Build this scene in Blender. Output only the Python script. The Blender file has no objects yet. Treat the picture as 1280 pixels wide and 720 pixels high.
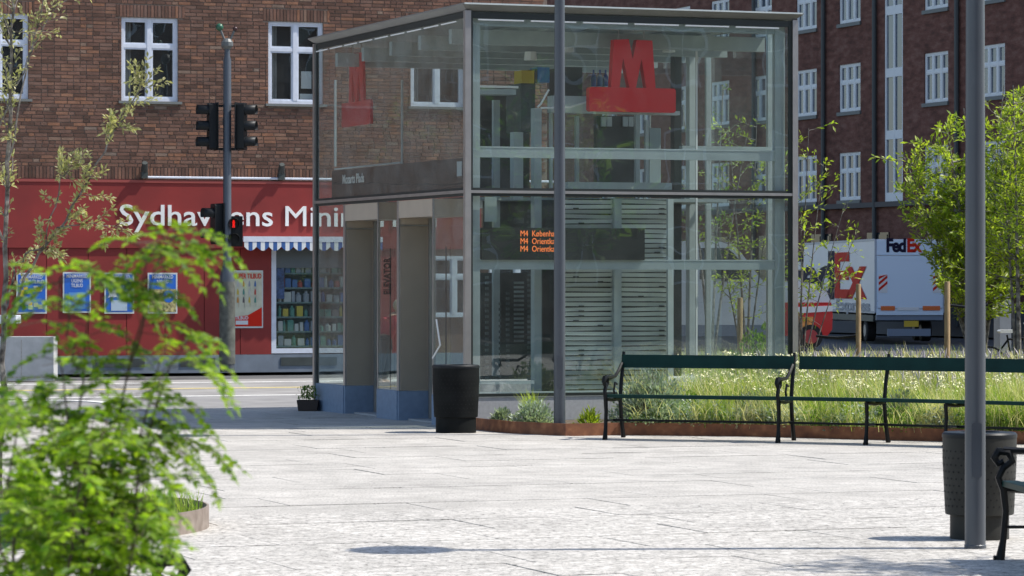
import bpy, bmesh, math, random
from mathutils import Vector, Matrix, noise
random.seed(7)
R = math.radians
sc = bpy.context.scene
C = sc.collection
# ------------------------------------------------------------ camera, light
F, HZ, CH = 4200.0, 350.0, 1.70          # focal length in px of a 1280 frame, horizon row, eye height
cam = bpy.data.cameras.new('camera'); co = bpy.data.objects.new('camera', cam); C.objects.link(co)
co.location = (0, 0, CH); co.rotation_euler = (R(90), 0, 0)
cam.sensor_width = 36; cam.lens = F/1280*36; cam.shift_y = -(360-HZ)/1280
cam.clip_start = .1; cam.clip_end = 3000
cam.dof.use_dof = True; cam.dof.focus_distance = 38; cam.dof.aperture_fstop = 11
sc.camera = co
SUN_EL, SUN_AZ = R(54.5), R(2.2)         # azimuth from +X toward +Y
w = bpy.data.worlds.new('World'); sc.world = w; w.use_nodes = True
nt = w.node_tree; sky = nt.nodes.new('ShaderNodeTexSky'); sky.sky_type = 'NISHITA'; sky.sun_disc = False
sky.sun_elevation = SUN_EL; sky.sun_rotation = R(87.8)
nt.links.new(sky.outputs[0], nt.nodes['Background'].inputs[0]); nt.nodes['Background'].inputs[1].default_value = .15
sl = bpy.data.lights.new('sun', 'SUN'); sl.energy = 4.4; sl.angle = R(.55); sl.color = (1, .95, .88)
so = bpy.data.objects.new('sun', sl); C.objects.link(so)
sd = Vector((math.cos(SUN_EL)*math.cos(SUN_AZ), math.cos(SUN_EL)*math.sin(SUN_AZ), math.sin(SUN_EL)))
so.rotation_euler = sd.to_track_quat('Z', 'Y').to_euler(); so.location = (20, 10, 30)
sc.view_settings.view_transform = 'Standard'; sc.view_settings.look = 'None'
sc.view_settings.exposure = .43; sc.view_settings.gamma = 1
sc.cycles.max_bounces = 8; sc.cycles.transparent_max_bounces = 24; sc.cycles.caustics_reflective = False; sc.cycles.caustics_refractive = False

TH = R(20.5); U = Vector((math.cos(TH), math.sin(TH), 0)); V = Vector((-math.sin(TH), math.cos(TH), 0))
def at(px, py, D): return Vector(((px-640)/F*D, D, CH-(py-HZ)/F*D))
def gr(px, py): D = F*CH/(py-HZ); return Vector(((px-640)/F*D, D, 0))
def uv_pt(u, v, z=0): return U*u + V*v + Vector((0, 0, z))

# ------------------------------------------------------------ materials
MATS = {}
def mat(name, col, rough=.6, metal=0, var=0, nscale=20, bump=0, bscale=60, island=0, spec=.5, coords='Object', obj_rand=0, detail=4, emit=None, coat=0):
    if name in MATS: return MATS[name]
    m = bpy.data.materials.new(name); m.use_nodes = True; MATS[name] = m
    n = m.node_tree.nodes; l = m.node_tree.links; b = n['Principled BSDF']
    b.inputs['Base Color'].default_value = (*col, 1); b.inputs['Roughness'].default_value = rough
    b.inputs['Metallic'].default_value = metal; b.inputs['Specular IOR Level'].default_value = spec
    b.inputs['Coat Weight'].default_value = coat
    tc = n.new('ShaderNodeTexCoord'); src = tc.outputs[coords]
    fac = None
    if var:
        t = n.new('ShaderNodeTexNoise'); t.inputs['Scale'].default_value = nscale; t.inputs['Detail'].default_value = detail
        l.new(src, t.inputs['Vector'])
        mr = n.new('ShaderNodeMapRange'); mr.inputs['From Min'].default_value = .3; mr.inputs['From Max'].default_value = .7
        mr.inputs['To Min'].default_value = 1-var; mr.inputs['To Max'].default_value = 1+var
        l.new(t.outputs['Fac'], mr.inputs['Value']); fac = mr.outputs[0]
    if island or obj_rand:
        g = n.new('ShaderNodeNewGeometry'); oi = n.new('ShaderNodeObjectInfo')
        ad = n.new('ShaderNodeMath'); ad.operation = 'ADD'; l.new(g.outputs['Random Per Island'], ad.inputs[0]); l.new(oi.outputs['Random'], ad.inputs[1])
        fr = n.new('ShaderNodeMath'); fr.operation = 'FRACT'; l.new(ad.outputs[0], fr.inputs[0])
        k = max(island, obj_rand)
        mr2 = n.new('ShaderNodeMapRange'); mr2.inputs['To Min'].default_value = 1-k; mr2.inputs['To Max'].default_value = 1+k
        l.new(fr.outputs[0], mr2.inputs['Value'])
        if fac is not None:
            mu = n.new('ShaderNodeMath'); mu.operation = 'MULTIPLY'; l.new(fac, mu.inputs[0]); l.new(mr2.outputs[0], mu.inputs[1]); fac = mu.outputs[0]
        else: fac = mr2.outputs[0]
    if fac is not None:
        vm = n.new('ShaderNodeVectorMath'); vm.operation = 'SCALE'; vm.inputs[0].default_value = col
        l.new(fac, vm.inputs['Scale']); l.new(vm.outputs[0], b.inputs['Base Color'])
    if bump:
        t2 = n.new('ShaderNodeTexNoise'); t2.inputs['Scale'].default_value = bscale; t2.inputs['Detail'].default_value = 4; l.new(src, t2.inputs['Vector'])
        bp = n.new('ShaderNodeBump'); bp.inputs['Strength'].default_value = bump; bp.inputs['Distance'].default_value = .01
        l.new(t2.outputs['Fac'], bp.inputs['Height']); l.new(bp.outputs[0], b.inputs['Normal'])
    if emit: b.inputs['Emission Color'].default_value = (*emit[0], 1); b.inputs['Emission Strength'].default_value = emit[1]
    return m
def ramp_mat(name, stops, scale, rough=.7, use_rand=False, bump=.3, bscale=80, extra=None, stretch=None, fleck=None):
    """base colour from a ramp over noise (or over per-piece random), plus fine flecks"""
    m = bpy.data.materials.new(name); m.use_nodes = True; MATS[name] = m
    n = m.node_tree.nodes; l = m.node_tree.links; b = n['Principled BSDF']; b.inputs['Roughness'].default_value = rough
    g = n.new('ShaderNodeNewGeometry'); src = g.outputs['Position']
    if stretch:
        mp = n.new('ShaderNodeMapping'); mp.inputs['Scale'].default_value = stretch; l.new(src, mp.inputs['Vector']); src2 = mp.outputs[0]
    else: src2 = src
    cr = n.new('ShaderNodeValToRGB'); e = cr.color_ramp.elements
    while len(e) < len(stops): e.new(.5)
    for el, (p, c) in zip(e, stops): el.position = p; el.color = (*c, 1)
    if use_rand:
        oi = n.new('ShaderNodeObjectInfo'); ad = n.new('ShaderNodeMath'); ad.operation = 'ADD'
        l.new(g.outputs['Random Per Island'], ad.inputs[0]); l.new(oi.outputs['Random'], ad.inputs[1])
        fr = n.new('ShaderNodeMath'); fr.operation = 'FRACT'; l.new(ad.outputs[0], fr.inputs[0]); l.new(fr.outputs[0], cr.inputs[0])
    else:
        t = n.new('ShaderNodeTexNoise'); t.inputs['Scale'].default_value = scale; t.inputs['Detail'].default_value = 5
        l.new(src2, t.inputs['Vector']); l.new(t.outputs['Fac'], cr.inputs[0])
    out = cr.outputs[0]
    if fleck:
        fs, lo, hi, amt = fleck
        t3 = n.new('ShaderNodeTexNoise'); t3.inputs['Scale'].default_value = fs; t3.inputs['Detail'].default_value = 3; t3.inputs['Roughness'].default_value = .7; l.new(src2, t3.inputs['Vector'])
        mr = n.new('ShaderNodeMapRange'); mr.inputs['From Min'].default_value = lo; mr.inputs['From Max'].default_value = hi
        mr.inputs['To Min'].default_value = amt; mr.inputs['To Max'].default_value = 1.06; l.new(t3.outputs['Fac'], mr.inputs['Value'])
        vm = n.new('ShaderNodeVectorMath'); vm.operation = 'SCALE'; l.new(out, vm.inputs[0]); l.new(mr.outputs[0], vm.inputs['Scale']); out = vm.outputs[0]
        t4 = n.new('ShaderNodeTexNoise'); t4.inputs['Scale'].default_value = .7; t4.inputs['Detail'].default_value = 6; t4.inputs['Roughness'].default_value = .65; l.new(src, t4.inputs['Vector'])
        mr4 = n.new('ShaderNodeMapRange'); mr4.inputs['From Min'].default_value = .35; mr4.inputs['From Max'].default_value = .65; mr4.inputs['To Min'].default_value = .86; mr4.inputs['To Max'].default_value = 1.07; l.new(t4.outputs['Fac'], mr4.inputs['Value'])
        vm4 = n.new('ShaderNodeVectorMath'); vm4.operation = 'SCALE'; l.new(out, vm4.inputs[0]); l.new(mr4.outputs[0], vm4.inputs['Scale']); out = vm4.outputs[0]
        b.inputs['Specular IOR Level'].default_value = .25
    l.new(out, b.inputs['Base Color'])
    if bump:
        t2 = n.new('ShaderNodeTexNoise'); t2.inputs['Scale'].default_value = bscale; t2.inputs['Detail'].default_value = 4; l.new(src, t2.inputs['Vector'])
        bp = n.new('ShaderNodeBump'); bp.inputs['Strength'].default_value = bump; bp.inputs['Distance'].default_value = .01
        l.new(t2.outputs['Fac'], bp.inputs['Height']); l.new(bp.outputs[0], b.inputs['Normal'])
    return m
def leaf_mat(name, c1, c2, trans=.45):
    m = bpy.data.materials.new(name); m.use_nodes = True; MATS[name] = m
    n = m.node_tree.nodes; l = m.node_tree.links; b = n['Principled BSDF']; b.inputs['Roughness'].default_value = .45
    g = n.new('ShaderNodeNewGeometry'); mx = n.new('ShaderNodeMix'); mx.data_type = 'RGBA'
    mx.inputs[6].default_value = (*c1, 1); mx.inputs[7].default_value = (*c2, 1)
    l.new(g.outputs['Random Per Island'], mx.inputs[0])
    tn = n.new('ShaderNodeTexNoise'); tn.inputs['Scale'].default_value = 2.2; tn.inputs['Detail'].default_value = 3; l.new(g.outputs['Position'], tn.inputs['Vector'])
    mq = n.new('ShaderNodeMapRange'); mq.inputs['From Min'].default_value = .35; mq.inputs['From Max'].default_value = .65; mq.inputs['To Min'].default_value = .68; mq.inputs['To Max'].default_value = 1.15; l.new(tn.outputs['Fac'], mq.inputs['Value'])
    vs_ = n.new('ShaderNodeVectorMath'); vs_.operation = 'SCALE'; l.new(mx.outputs[2], vs_.inputs[0]); l.new(mq.outputs[0], vs_.inputs['Scale'])
    l.new(vs_.outputs[0], b.inputs['Base Color'])
    tr = n.new('ShaderNodeBsdfTranslucent'); vm = n.new('ShaderNodeVectorMath'); vm.operation = 'MULTIPLY'; vm.inputs[1].default_value = (1.5, 1.6, .8)
    l.new(vs_.outputs[0], vm.inputs[0]); l.new(vm.outputs[0], tr.inputs[0])
    ms = n.new('ShaderNodeMixShader'); ms.inputs[0].default_value = trans
    l.new(b.outputs[0], ms.inputs[1]); l.new(tr.outputs[0], ms.inputs[2]); l.new(ms.outputs[0], n['Material Output'].inputs[0])
    return m
def glass_mat(name, tint, ior=1.5, rough=.0, boost=1.0, dust_haze=.065):
    m = bpy.data.materials.new(name); m.use_nodes = True; MATS[name] = m
    n = m.node_tree.nodes; l = m.node_tree.links; n.remove(n['Principled BSDF'])
    tr = n.new('ShaderNodeBsdfTransparent'); tr.inputs[0].default_value = (*tint, 1)
    gl = n.new('ShaderNodeBsdfGlossy'); gl.inputs['Roughness'].default_value = rough; gl.inputs[0].default_value = (.9, .97, .95, 1)
    g = n.new('ShaderNodeNewGeometry'); dt = n.new('ShaderNodeVectorMath'); dt.operation = 'DOT_PRODUCT'
    l.new(g.outputs['Incoming'], dt.inputs[0]); l.new(g.outputs['Normal'], dt.inputs[1])
    def mth(op, a, b=None):
        q = n.new('ShaderNodeMath'); q.operation = op; q.use_clamp = False
        for i_, x_ in enumerate((a, b)):
            if x_ is None: continue
            if isinstance(x_, (int, float)): q.inputs[i_].default_value = x_
            else: l.new(x_, q.inputs[i_])
        return q.outputs[0]
    c5 = mth('POWER', mth('SUBTRACT', 1.0, mth('ABSOLUTE', dt.outputs['Value'])), 5.0)      # Schlick, both faces of the sheet
    r0_ = ((ior-1)/(ior+1))**2*2*boost
    mu = n.new('ShaderNodeMath'); mu.operation = 'MULTIPLY_ADD'; mu.use_clamp = True; mu.inputs[1].default_value = 1-r0_; mu.inputs[2].default_value = r0_; l.new(c5, mu.inputs[0])
    ms = n.new('ShaderNodeMixShader'); l.new(mu.outputs[0], ms.inputs[0]); l.new(tr.outputs[0], ms.inputs[1]); l.new(gl.outputs[0], ms.inputs[2])
    df = n.new('ShaderNodeBsdfDiffuse'); df.inputs[0].default_value = (.55, .60, .58, 1)
    tn = n.new('ShaderNodeTexNoise'); tn.inputs['Scale'].default_value = 2.5; tn.inputs['Detail'].default_value = 7; tn.inputs['Roughness'].default_value = .7; l.new(g.outputs['Position'], tn.inputs['Vector'])
    mp = n.new('ShaderNodeMapRange'); mp.inputs['From Min'].default_value = .35; mp.inputs['From Max'].default_value = .75; mp.inputs['To Min'].default_value = .015; mp.inputs['To Max'].default_value = dust_haze; l.new(tn.outputs['Fac'], mp.inputs['Value'])  # patchy dust; a higher value also paints in a pale reflection haze
    m2 = n.new('ShaderNodeMixShader'); l.new(mp.outputs[0], m2.inputs[0]); l.new(ms.outputs[0], m2.inputs[1]); l.new(df.outputs[0], m2.inputs[2])
    bt_ = n.new('ShaderNodeTexNoise'); bt_.inputs['Scale'].default_value = .9; l.new(g.outputs['Position'], bt_.inputs['Vector'])
    bb_ = n.new('ShaderNodeBump'); bb_.inputs['Strength'].default_value = .25; bb_.inputs['Distance'].default_value = .012; l.new(bt_.outputs['Fac'], bb_.inputs['Height']); l.new(bb_.outputs[0], gl.inputs['Normal'])
    l.new(m2.outputs[0], n['Material Output'].inputs[0]); return m

granite_rough = ramp_mat('rough_granite', [(.35, (.37, .352, .318)), (.65, (.58, .553, .505))], 9, rough=.85, bump=1.0, bscale=22, fleck=(26, .38, .48, .42))
granite = ramp_mat('pale_granite', [(.3, (.39, .370, .335)), (.7, (.515, .490, .445))], 3.5, rough=.8, bump=.9, bscale=38, fleck=(42, .37, .47, .52))
joint = mat('joint_sand', (.36, .345, .315), .9, var=.3, nscale=30)
asphalt = mat('asphalt', (.10, .10, .10), .9, var=.25, nscale=3, bump=.4, bscale=120)
asphalt_worn = mat('worn_asphalt', (.24, .235, .23), .9, var=.2, nscale=1.5, bump=.4, bscale=100)
pave = mat('pavement', (.42, .41, .39), .85, var=.18, nscale=2.5)
kerbm = mat('kerb_stone', (.40, .39, .38), .8, var=.2, nscale=6)
paint_white = mat('road_paint', (.72, .71, .67), .7, var=.15, nscale=10)
paint_yellow = mat('road_paint_yellow', (.62, .52, .25), .7, var=.15, nscale=10)
earth = mat('earth', (.10, .075, .05), .95, var=.4, nscale=12, bump=.6, bscale=40)
corten = ramp_mat('corten_steel', [(.3, (.13, .048, .025)), (.55, (.22, .085, .038)), (.75, (.33, .15, .07))], 9, rough=.8, bump=.2)
corten_grey = ramp_mat('weathered_steel', [(.3, (.17, .13, .10)), (.7, (.30, .25, .21))], 9, rough=.75, bump=.2)
brickm = ramp_mat('brown_brick', [(0, (.11, .062, .045)), (.25, (.155, .085, .063)), (.5, (.20, .106, .075)), (.75, (.178, .108, .083)), (.94, (.28, .135, .080)), (1, (.22, .165, .13))], 1, rough=.85, use_rand=True, bump=.5, bscale=50, fleck=(5, .3, .6, .7))
mortar = mat('mortar', (.20, .155, .125), .95, var=.2, nscale=20)
redpanel = mat('red_panel', (.225, .018, .015), .6, var=.22, nscale=.9, bump=.1, bscale=3)
redpanel2 = mat('red_panel_seam', (.09, .01, .01), .7)
plinthm = mat('painted_plinth', (.16, .19, .23), .7, var=.15, nscale=4)
white_frame = mat('white_window_paint', (.62, .66, .74), .5, var=.08, nscale=8)
sillm = mat('slate_sill', (.16, .17, .16), .6)
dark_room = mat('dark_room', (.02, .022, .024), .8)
curtain = mat('curtain', (.35, .34, .33), .8, var=.2, nscale=5)
win_glass = mat('window_glass', (.018, .024, .03), .06, spec=.9)
kglass_side = glass_mat('kiosk_glass_side', (.86, .93, .91), 1.52, .0, 1.5, .17)  # extra pale film in the colour imitates grey reflection on the left panes
bglass = glass_mat('shop_glass', (.82, .88, .88), 1.5)
kglass = glass_mat('kiosk_glass', (.89, .95, .93), 1.52, .0, 1.35)
steel = mat('brushed_steel', (.42, .41, .40), .38, metal=.85, var=.08, nscale=6)
steel_dark = mat('dark_gasket', (.012, .018, .017), .5)
paintg = mat('grey_green_paint', (.36, .41, .41), .5, var=.08, nscale=5)
paintl = mat('light_grey_paint', (.45, .50, .50), .5, var=.08, nscale=5)
machine = mat('machine_dark', (.045, .055, .052), .5, var=.3, nscale=3)
beige = mat('bronze_beige_panel', (.46, .385, .30), .5, metal=.1, var=.05, nscale=3)
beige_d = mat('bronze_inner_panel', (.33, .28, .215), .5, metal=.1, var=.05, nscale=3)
blueplinth = mat('slate_blue_stone', (.20, .27, .37), .55, var=.08, nscale=14)
greyplinth = mat('pale_grey_stone', (.36, .37, .38), .7, var=.10, nscale=25)
mred = mat('sign_red', (.62, .012, .016), .4)
slatm = mat('blind_slat', (.60, .64, .62), .5, island=.25)
boardm = mat('display_black', (.012, .018, .016), .3)
orange = mat('display_orange', (.3, .05, .01), .5, emit=((1, .25, .06), .75))
white_letter = mat('white_letter', (.80, .80, .78), .5)
grey_letter = mat('grey_letter', (.40, .46, .50), .5)
pole_m = mat('pole_grey_paint', (.055, .065, .08), .38, var=.1, nscale=2, spec=.6)
binm = mat('bin_anthracite', (.010, .011, .011), .55, var=.3, nscale=5, spec=.08)
binm2 = mat('bin_grey_sheet', (.032, .032, .029), .5, var=.2, nscale=5, spec=.15)
hole = mat('hole_black', (.005, .005, .005), .9)
bench_g = mat('bench_green', (.006, .032, .027), .45, spec=.12, var=.2, nscale=4, bump=.15, bscale=30)
iron = mat('cast_iron_black', (.008, .009, .010), .4, spec=.15, bump=.15, bscale=40)
black_pl = mat('black_plastic', (.012, .014, .016), .45, spec=.2)
lamp_g = mat('lens_dark', (.03, .035, .04), .12)
red_lamp = mat('red_pictogram', (.5, .02, .02), .5, emit=((1, .015, .01), .55))
wood = ramp_mat('stake_wood', [(.3, (.24, .16, .08)), (.7, (.40, .29, .15))], 6, rough=.8, stretch=(6, 6, 1), bump=.2)
bark = ramp_mat('bark', [(.35, (.06, .05, .04)), (.65, (.28, .26, .23))], 14, rough=.85, bump=.4)
bark_d = mat('bark_brown', (.07, .05, .035), .85, var=.3, nscale=20)
truck_white = mat('truck_white', (.80, .80, .80), .4, var=.04, nscale=1)
truck_tail = mat('truck_tail', (.72, .84, .95), .4)
truck_grey = mat('truck_grey', (.20, .24, .30), .5)
navy = mat('navy_print', (.018, .016, .04), .6, spec=.1)
redprint = mat('red_print', (.62, .03, .015), .6, spec=.1)
greyprint = mat('grey_print', (.30, .32, .36), .5)
tyre = mat('tyre_rubber', (.015, .015, .015), .8)
van_white = mat('van_white', (.70, .71, .72), .25, coat=.5)
van_red = mat('van_red', (.55, .02, .02), .3, coat=.5)
reflector = mat('reflector_orange', (.75, .16, .03), .4)
plate = mat('number_plate_yellow', (.62, .42, .03), .5)
concrete = mat('pale_concrete', (.42, .43, .43), .8, var=.12, nscale=5, bump=.3, bscale=40)
rbrick = ramp_mat('dark_red_brick', [(.32, (.125, .058, .044)), (.5, (.19, .084, .062)), (.68, (.24, .125, .095))], 2.2, rough=.9, stretch=(1, 1, 3), bump=.3, bscale=20, fleck=(14, .35, .6, .72))
leaf_fg = leaf_mat('leaf_foreground', (.09, .20, .012), (.31, .44, .03), .5)
leaf_y = leaf_mat('leaf_yellow_green', (.20, .30, .025), (.42, .48, .06), .48)
leaf_g = leaf_mat('leaf_green', (.09, .20, .025), (.21, .31, .05), .45)
leaf_p = leaf_mat('leaf_pale', (.24, .25, .10), (.50, .46, .26), .35)
leaf_s = leaf_mat('leaf_silver', (.20, .27, .19), (.36, .42, .33), .3)
grass_g = leaf_mat('grass_green', (.13, .25, .025), (.42, .50, .10), .4)
grass_s = leaf_mat('grass_straw', (.48, .45, .22), (.75, .70, .44), .35)
flower_y = mat('flower_cream', (.78, .76, .46), .7)
flower_v = mat('flower_lavender', (.42, .38, .42), .8, island=.35)

# ------------------------------------------------------------ mesh helpers
class MB:
    def __init__(s): s.v = []; s.f = []; s.m = []; s.mi = 0
    def add(s, vs, fs):
        o = len(s.v); s.v.extend([tuple(p) for p in vs]); s.f.extend([tuple(i+o for i in f) for f in fs]); s.m.extend([s.mi]*len(fs)); return s
    def box(s, x0, x1, y0, y1, z0, z1):
        return s.add([(x0,y0,z0),(x1,y0,z0),(x1,y1,z0),(x0,y1,z0),(x0,y0,z1),(x1,y0,z1),(x1,y1,z1),(x0,y1,z1)],
                     [(0,3,2,1),(4,5,6,7),(0,1,5,4),(1,2,6,5),(2,3,7,6),(3,0,4,7)])
    def cbox(s, x0, x1, y0, y1, z0, z1, c):
        """box with chamfered edges in the x/z outline and y faces"""
        o = [(x0+c,z0),(x1-c,z0),(x1,z0+c),(x1,z1-c),(x1-c,z1),(x0+c,z1),(x0,z1-c),(x0,z0+c)]
        return s.prism(o, y0, y1)
    def prism(s, outline, y0, y1):
        n = len(outline); vs = [(x, y0, z) for x, z in outline]+[(x, y1, z) for x, z in outline]
        fs = [tuple(range(n)), tuple(reversed(range(n, 2*n)))]+[(i, i+n, (i+1) % n+n, (i+1) % n) for i in range(n)]
        return s.add(vs, fs)
    def slab(s, outline, z0, z1):
        n = len(outline); vs = [(p[0], p[1], z0) for p in outline]+[(p[0], p[1], z1) for p in outline]
        fs = [tuple(reversed(range(n))), tuple(range(n, 2*n))]+[(i, (i+1) % n, (i+1) % n+n, i+n) for i in range(n)]
        return s.add(vs, fs)
    def tube(s, pts, rs, n=8, cap=True):
        pts = [Vector(p) for p in pts]
        if not isinstance(rs, (list, tuple)): rs = [rs]*len(pts)
        vs = []; fs = []
        ref = None
        for i, p in enumerate(pts):
            t = (pts[min(i+1, len(pts)-1)]-pts[max(i-1, 0)])
            t = t.normalized() if t.length > 1e-9 else Vector((0, 0, 1))
            if ref is None: ref = Vector((0, 1, 0)) if abs(t.y) < .8 else Vector((1, 0, 0))
            a = t.cross(ref).normalized(); b = a.cross(t).normalized(); ref = b
            for k in range(n):
                an = 2*math.pi*k/n; vs.append(p+(a*math.cos(an)+b*math.sin(an))*rs[i])
        for i in range(len(pts)-1):
            for k in range(n): fs.append((i*n+k, i*n+(k+1) % n, (i+1)*n+(k+1) % n, (i+1)*n+k))
        if cap: fs.append(tuple(reversed(range(n)))); fs.append(tuple(range((len(pts)-1)*n, len(pts)*n)))
        return s.add(vs, fs)
    def lathe(s, prof, n=32, cx=0, cy=0):
        vs = []; fs = []
        for r, z in prof:
            for k in range(n): a = 2*math.pi*k/n; vs.append((cx+r*math.cos(a), cy+r*math.sin(a), z))
        for i in range(len(prof)-1):
            for k in range(n): fs.append((i*n+k, i*n+(k+1) % n, (i+1)*n+(k+1) % n, (i+1)*n+k))
        return s.add(vs, fs)
    def sphere(s, c, r, n=8, sz=1):
        pr = []; vs = []; fs = []
        for i in range(n//2+1):
            a = math.pi*i/(n//2)
            for k in range(n): b = 2*math.pi*k/n; vs.append((c[0]+r*math.sin(a)*math.cos(b), c[1]+r*math.sin(a)*math.sin(b), c[2]+r*sz*math.cos(a)))
        for i in range(n//2):
            for k in range(n): fs.append((i*n+k, (i+1)*n+k, (i+1)*n+(k+1) % n, i*n+(k+1) % n))
        return s.add(vs, fs)
    def leaf(s, p, d, nrm, L, W):
        d = d.normalized(); a = d.cross(nrm)
        if a.length < 1e-4: a = d.orthogonal()
        a.normalize(); q = a.cross(d)
        return s.add([p, p+d*L*.5+a*W*.5+q*W*.12, p+d*L, p+d*L*.5-a*W*.5+q*W*.12], [(0, 1, 2), (0, 2, 3)])
    def build(s, name, mats, parent=None, smooth=False, loc=None, rz=None):
        me = bpy.data.meshes.new(name); me.from_pydata(s.v, [], s.f); me.update()
        if not isinstance(mats, (list, tuple)): mats = [mats]
        for m in mats: me.materials.append(m)
        if len(mats) > 1: me.polygons.foreach_set('material_index', s.m)
        if smooth: me.polygons.foreach_set('use_smooth', [True]*len(me.polygons))
        return link(name, me, parent, loc, rz)
def link(name, me, parent=None, loc=None, rz=None):
    o = bpy.data.objects.new(name, me); C.objects.link(o)
    if parent: o.parent = parent
    if loc is not None: o.location = loc
    if rz is not None: o.rotation_euler = (0, 0, rz)
    return o
def smooth_by_angle(o, ang=40):
    me = o.data; me.polygons.foreach_set('use_smooth', [True]*len(me.polygons))
    bm = bmesh.new(); bm.from_mesh(me)
    for e in bm.edges:
        if len(e.link_faces) == 2 and e.calc_face_angle(0) > R(ang): e.smooth = False
    bm.to_mesh(me); bm.free(); return o
def tag(o, label=None, cat=None, group=None, kind=None):
    if label: o['label'] = label
    if cat: o['category'] = cat
    if group: o['group'] = group
    if kind: o['kind'] = kind
    return o
def thing(name, label, cat, loc=(0,0,0), rz=0, group=None):
    o = bpy.data.objects.new(name, None); C.objects.link(o); o.location = loc; o.rotation_euler = (0, 0, rz)
    o.empty_display_size = .2
    return tag(o, label, cat, group)
def struct(o): o['kind'] = 'structure'; return o
def copy_tree(o, parent=None):
    c = o.copy(); C.objects.link(c)
    if parent: c.parent = parent
    for ch in [x for x in bpy.data.objects if x.parent == o]: copy_tree(ch, c)
    return c
def text(name, body, size, m, parent, loc, rot, extrude=.004, bold=.0, sx=1.0, align='LEFT', spacing=1.0, shear=0):
    cu = bpy.data.curves.new(name, 'FONT'); cu.body = body; cu.size = size; cu.extrude = extrude; cu.offset = bold; cu.resolution_u = 3
    cu.align_x = align; cu.space_character = spacing; cu.shear = shear
    t = bpy.data.objects.new(name, cu); C.objects.link(t)
    dg = bpy.context.evaluated_depsgraph_get(); me = bpy.data.meshes.new_from_object(t.evaluated_get(dg))
    bpy.data.objects.remove(t); bpy.data.curves.remove(cu)
    me.materials.clear(); me.materials.append(m); me.name = name
    for v in me.vertices: v.co.x *= sx
    o = link(name, me, parent); o.location = loc; o.rotation_euler = rot; return o
UPR = (R(90), 0, 0)     # text standing, facing local -y

# ------------------------------------------------------------ ground
g = MB().box(-700, 700, -60, 1200, -.3, -.06); struct(g.build('ground', asphalt))
def strip(name, u0, u1, v0, v1, z, m, th=.05):
    mb = MB(); a, b, c, d = [uv_pt(*q) for q in ((u0, v0), (u1, v0), (u1, v1), (u0, v1))]
    mb.slab([a, b, c, d], z-th, z); return struct(mb.build(name, m))
plaza = strip('plaza', -40, 26, -5, 43.6, -.014, joint)
strip('road_near_lane', -60, 40, 43.75, 48.2, -.022, asphalt_worn)
strip('road', -60, 40, 48.2, 56.5, -.026, mat('street_asphalt', (.27, .262, .25), .9, var=.2, nscale=1.2))
strip('kerb', -60, 3.5, 43.6, 43.75, .0, kerbm, .08)
strip('kerb', -60, 4.5, 56.5, 56.65, .08, kerbm, .14)
strip('pavement', -60, 4.5, 56.65, 59.9, .075, pave, .13)
strip('road_marking', -60, 30, 48.15, 48.35, -.016, paint_white, .01)
strip('road_marking', -60, 30, 51.6, 51.9, -.018, paint_yellow, .01)
strip('road_marking', -60, 30, 54.6, 54.8, -.018, paint_white, .01)
mb = MB()   # curved painted line on the road, left
arc = []
for i in range(17):
    a = R(20+140*i/16); arc.append(Vector((-6.6+1.25*math.cos(a), 45.3+3.2*math.sin(a)*.8, 0)))
for i in range(16):
    p, q = arc[i], arc[i+1]; n = (q-p).cross(Vector((0, 0, 1))).normalized()*.11
    mb.slab([p+n, q+n, q-n, p-n][::-1], -.02, -.010)
struct(mb.build('road_marking', paint_white))

PW, PL = .9, 1.5
pm = MB(); c = .006
pm.add([(-PL/2+.005, -PW/2+.005, 0), (PL/2-.005, -PW/2+.005, 0), (PL/2-.005, PW/2-.005, 0), (-PL/2+.005, PW/2-.005, 0),
        (-PL/2+.004, -PW/2+.004, -.03), (PL/2-.004, -PW/2+.004, -.03), (PL/2-.004, PW/2-.004, -.03), (-PL/2+.004, PW/2-.004, -.03)],
       [(0,1,2,3), (0,4,5,1), (1,5,6,2), (2,6,7,3), (3,7,4,0)])
slab_me = bpy.data.meshes.new('paving_slab'); slab_me.from_pydata(pm.v, [], pm.f); slab_me.materials.append(granite)
slab_me2 = slab_me.copy(); slab_me2.materials[0] = granite_rough
cells = []
for j in range(int(2/PW), int(43.6/PW)):
    for i in range(-22, 18):
        u = i*PL+(j % 2)*PL/2+.3*math.sin(j*2.3); v = j*PW+PW/2
        if v+PW/2 > 43.6: continue
        p = uv_pt(u, v)
        if p.y < 8: continue
        cells.append((u, v, p, abs(p.x) < .1524*p.y+.9 and p.y > 18.2))
vis = sorted([c_ for c_ in cells if c_[3]], key=lambda c_: c_[2].y)
single = set(id(c_) for c_ in vis[:290])
rest = MB(); kk = 0
for c_ in cells:
    u, v, p, _ = c_
    dz = random.uniform(-.0025, .0025); tx = random.uniform(-.0016, .0016); ty = random.uniform(-.002, .002)
    if id(c_) in single:
        o = link('paving_slab', slab_me2 if v < 23.1 else slab_me, plaza); o.location = (p.x, p.y, dz); o.rotation_euler = (ty, tx, TH+random.uniform(-.002, .002))
    else:
        M = Matrix.Translation((p.x, p.y, dz)) @ Matrix.Rotation(TH, 4, 'Z')
        rest.add([M @ Vector(q) for q in pm.v], pm.f)
o = rest.build('paving_slab', granite, plaza); o['kind'] = 'stuff'

bricktex = ramp_mat('brick_far', [(.3, (.09, .05, .035)), (.7, (.19, .10, .065))], 6, rough=.85, stretch=(2, 2, 9), bump=.4)
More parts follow.
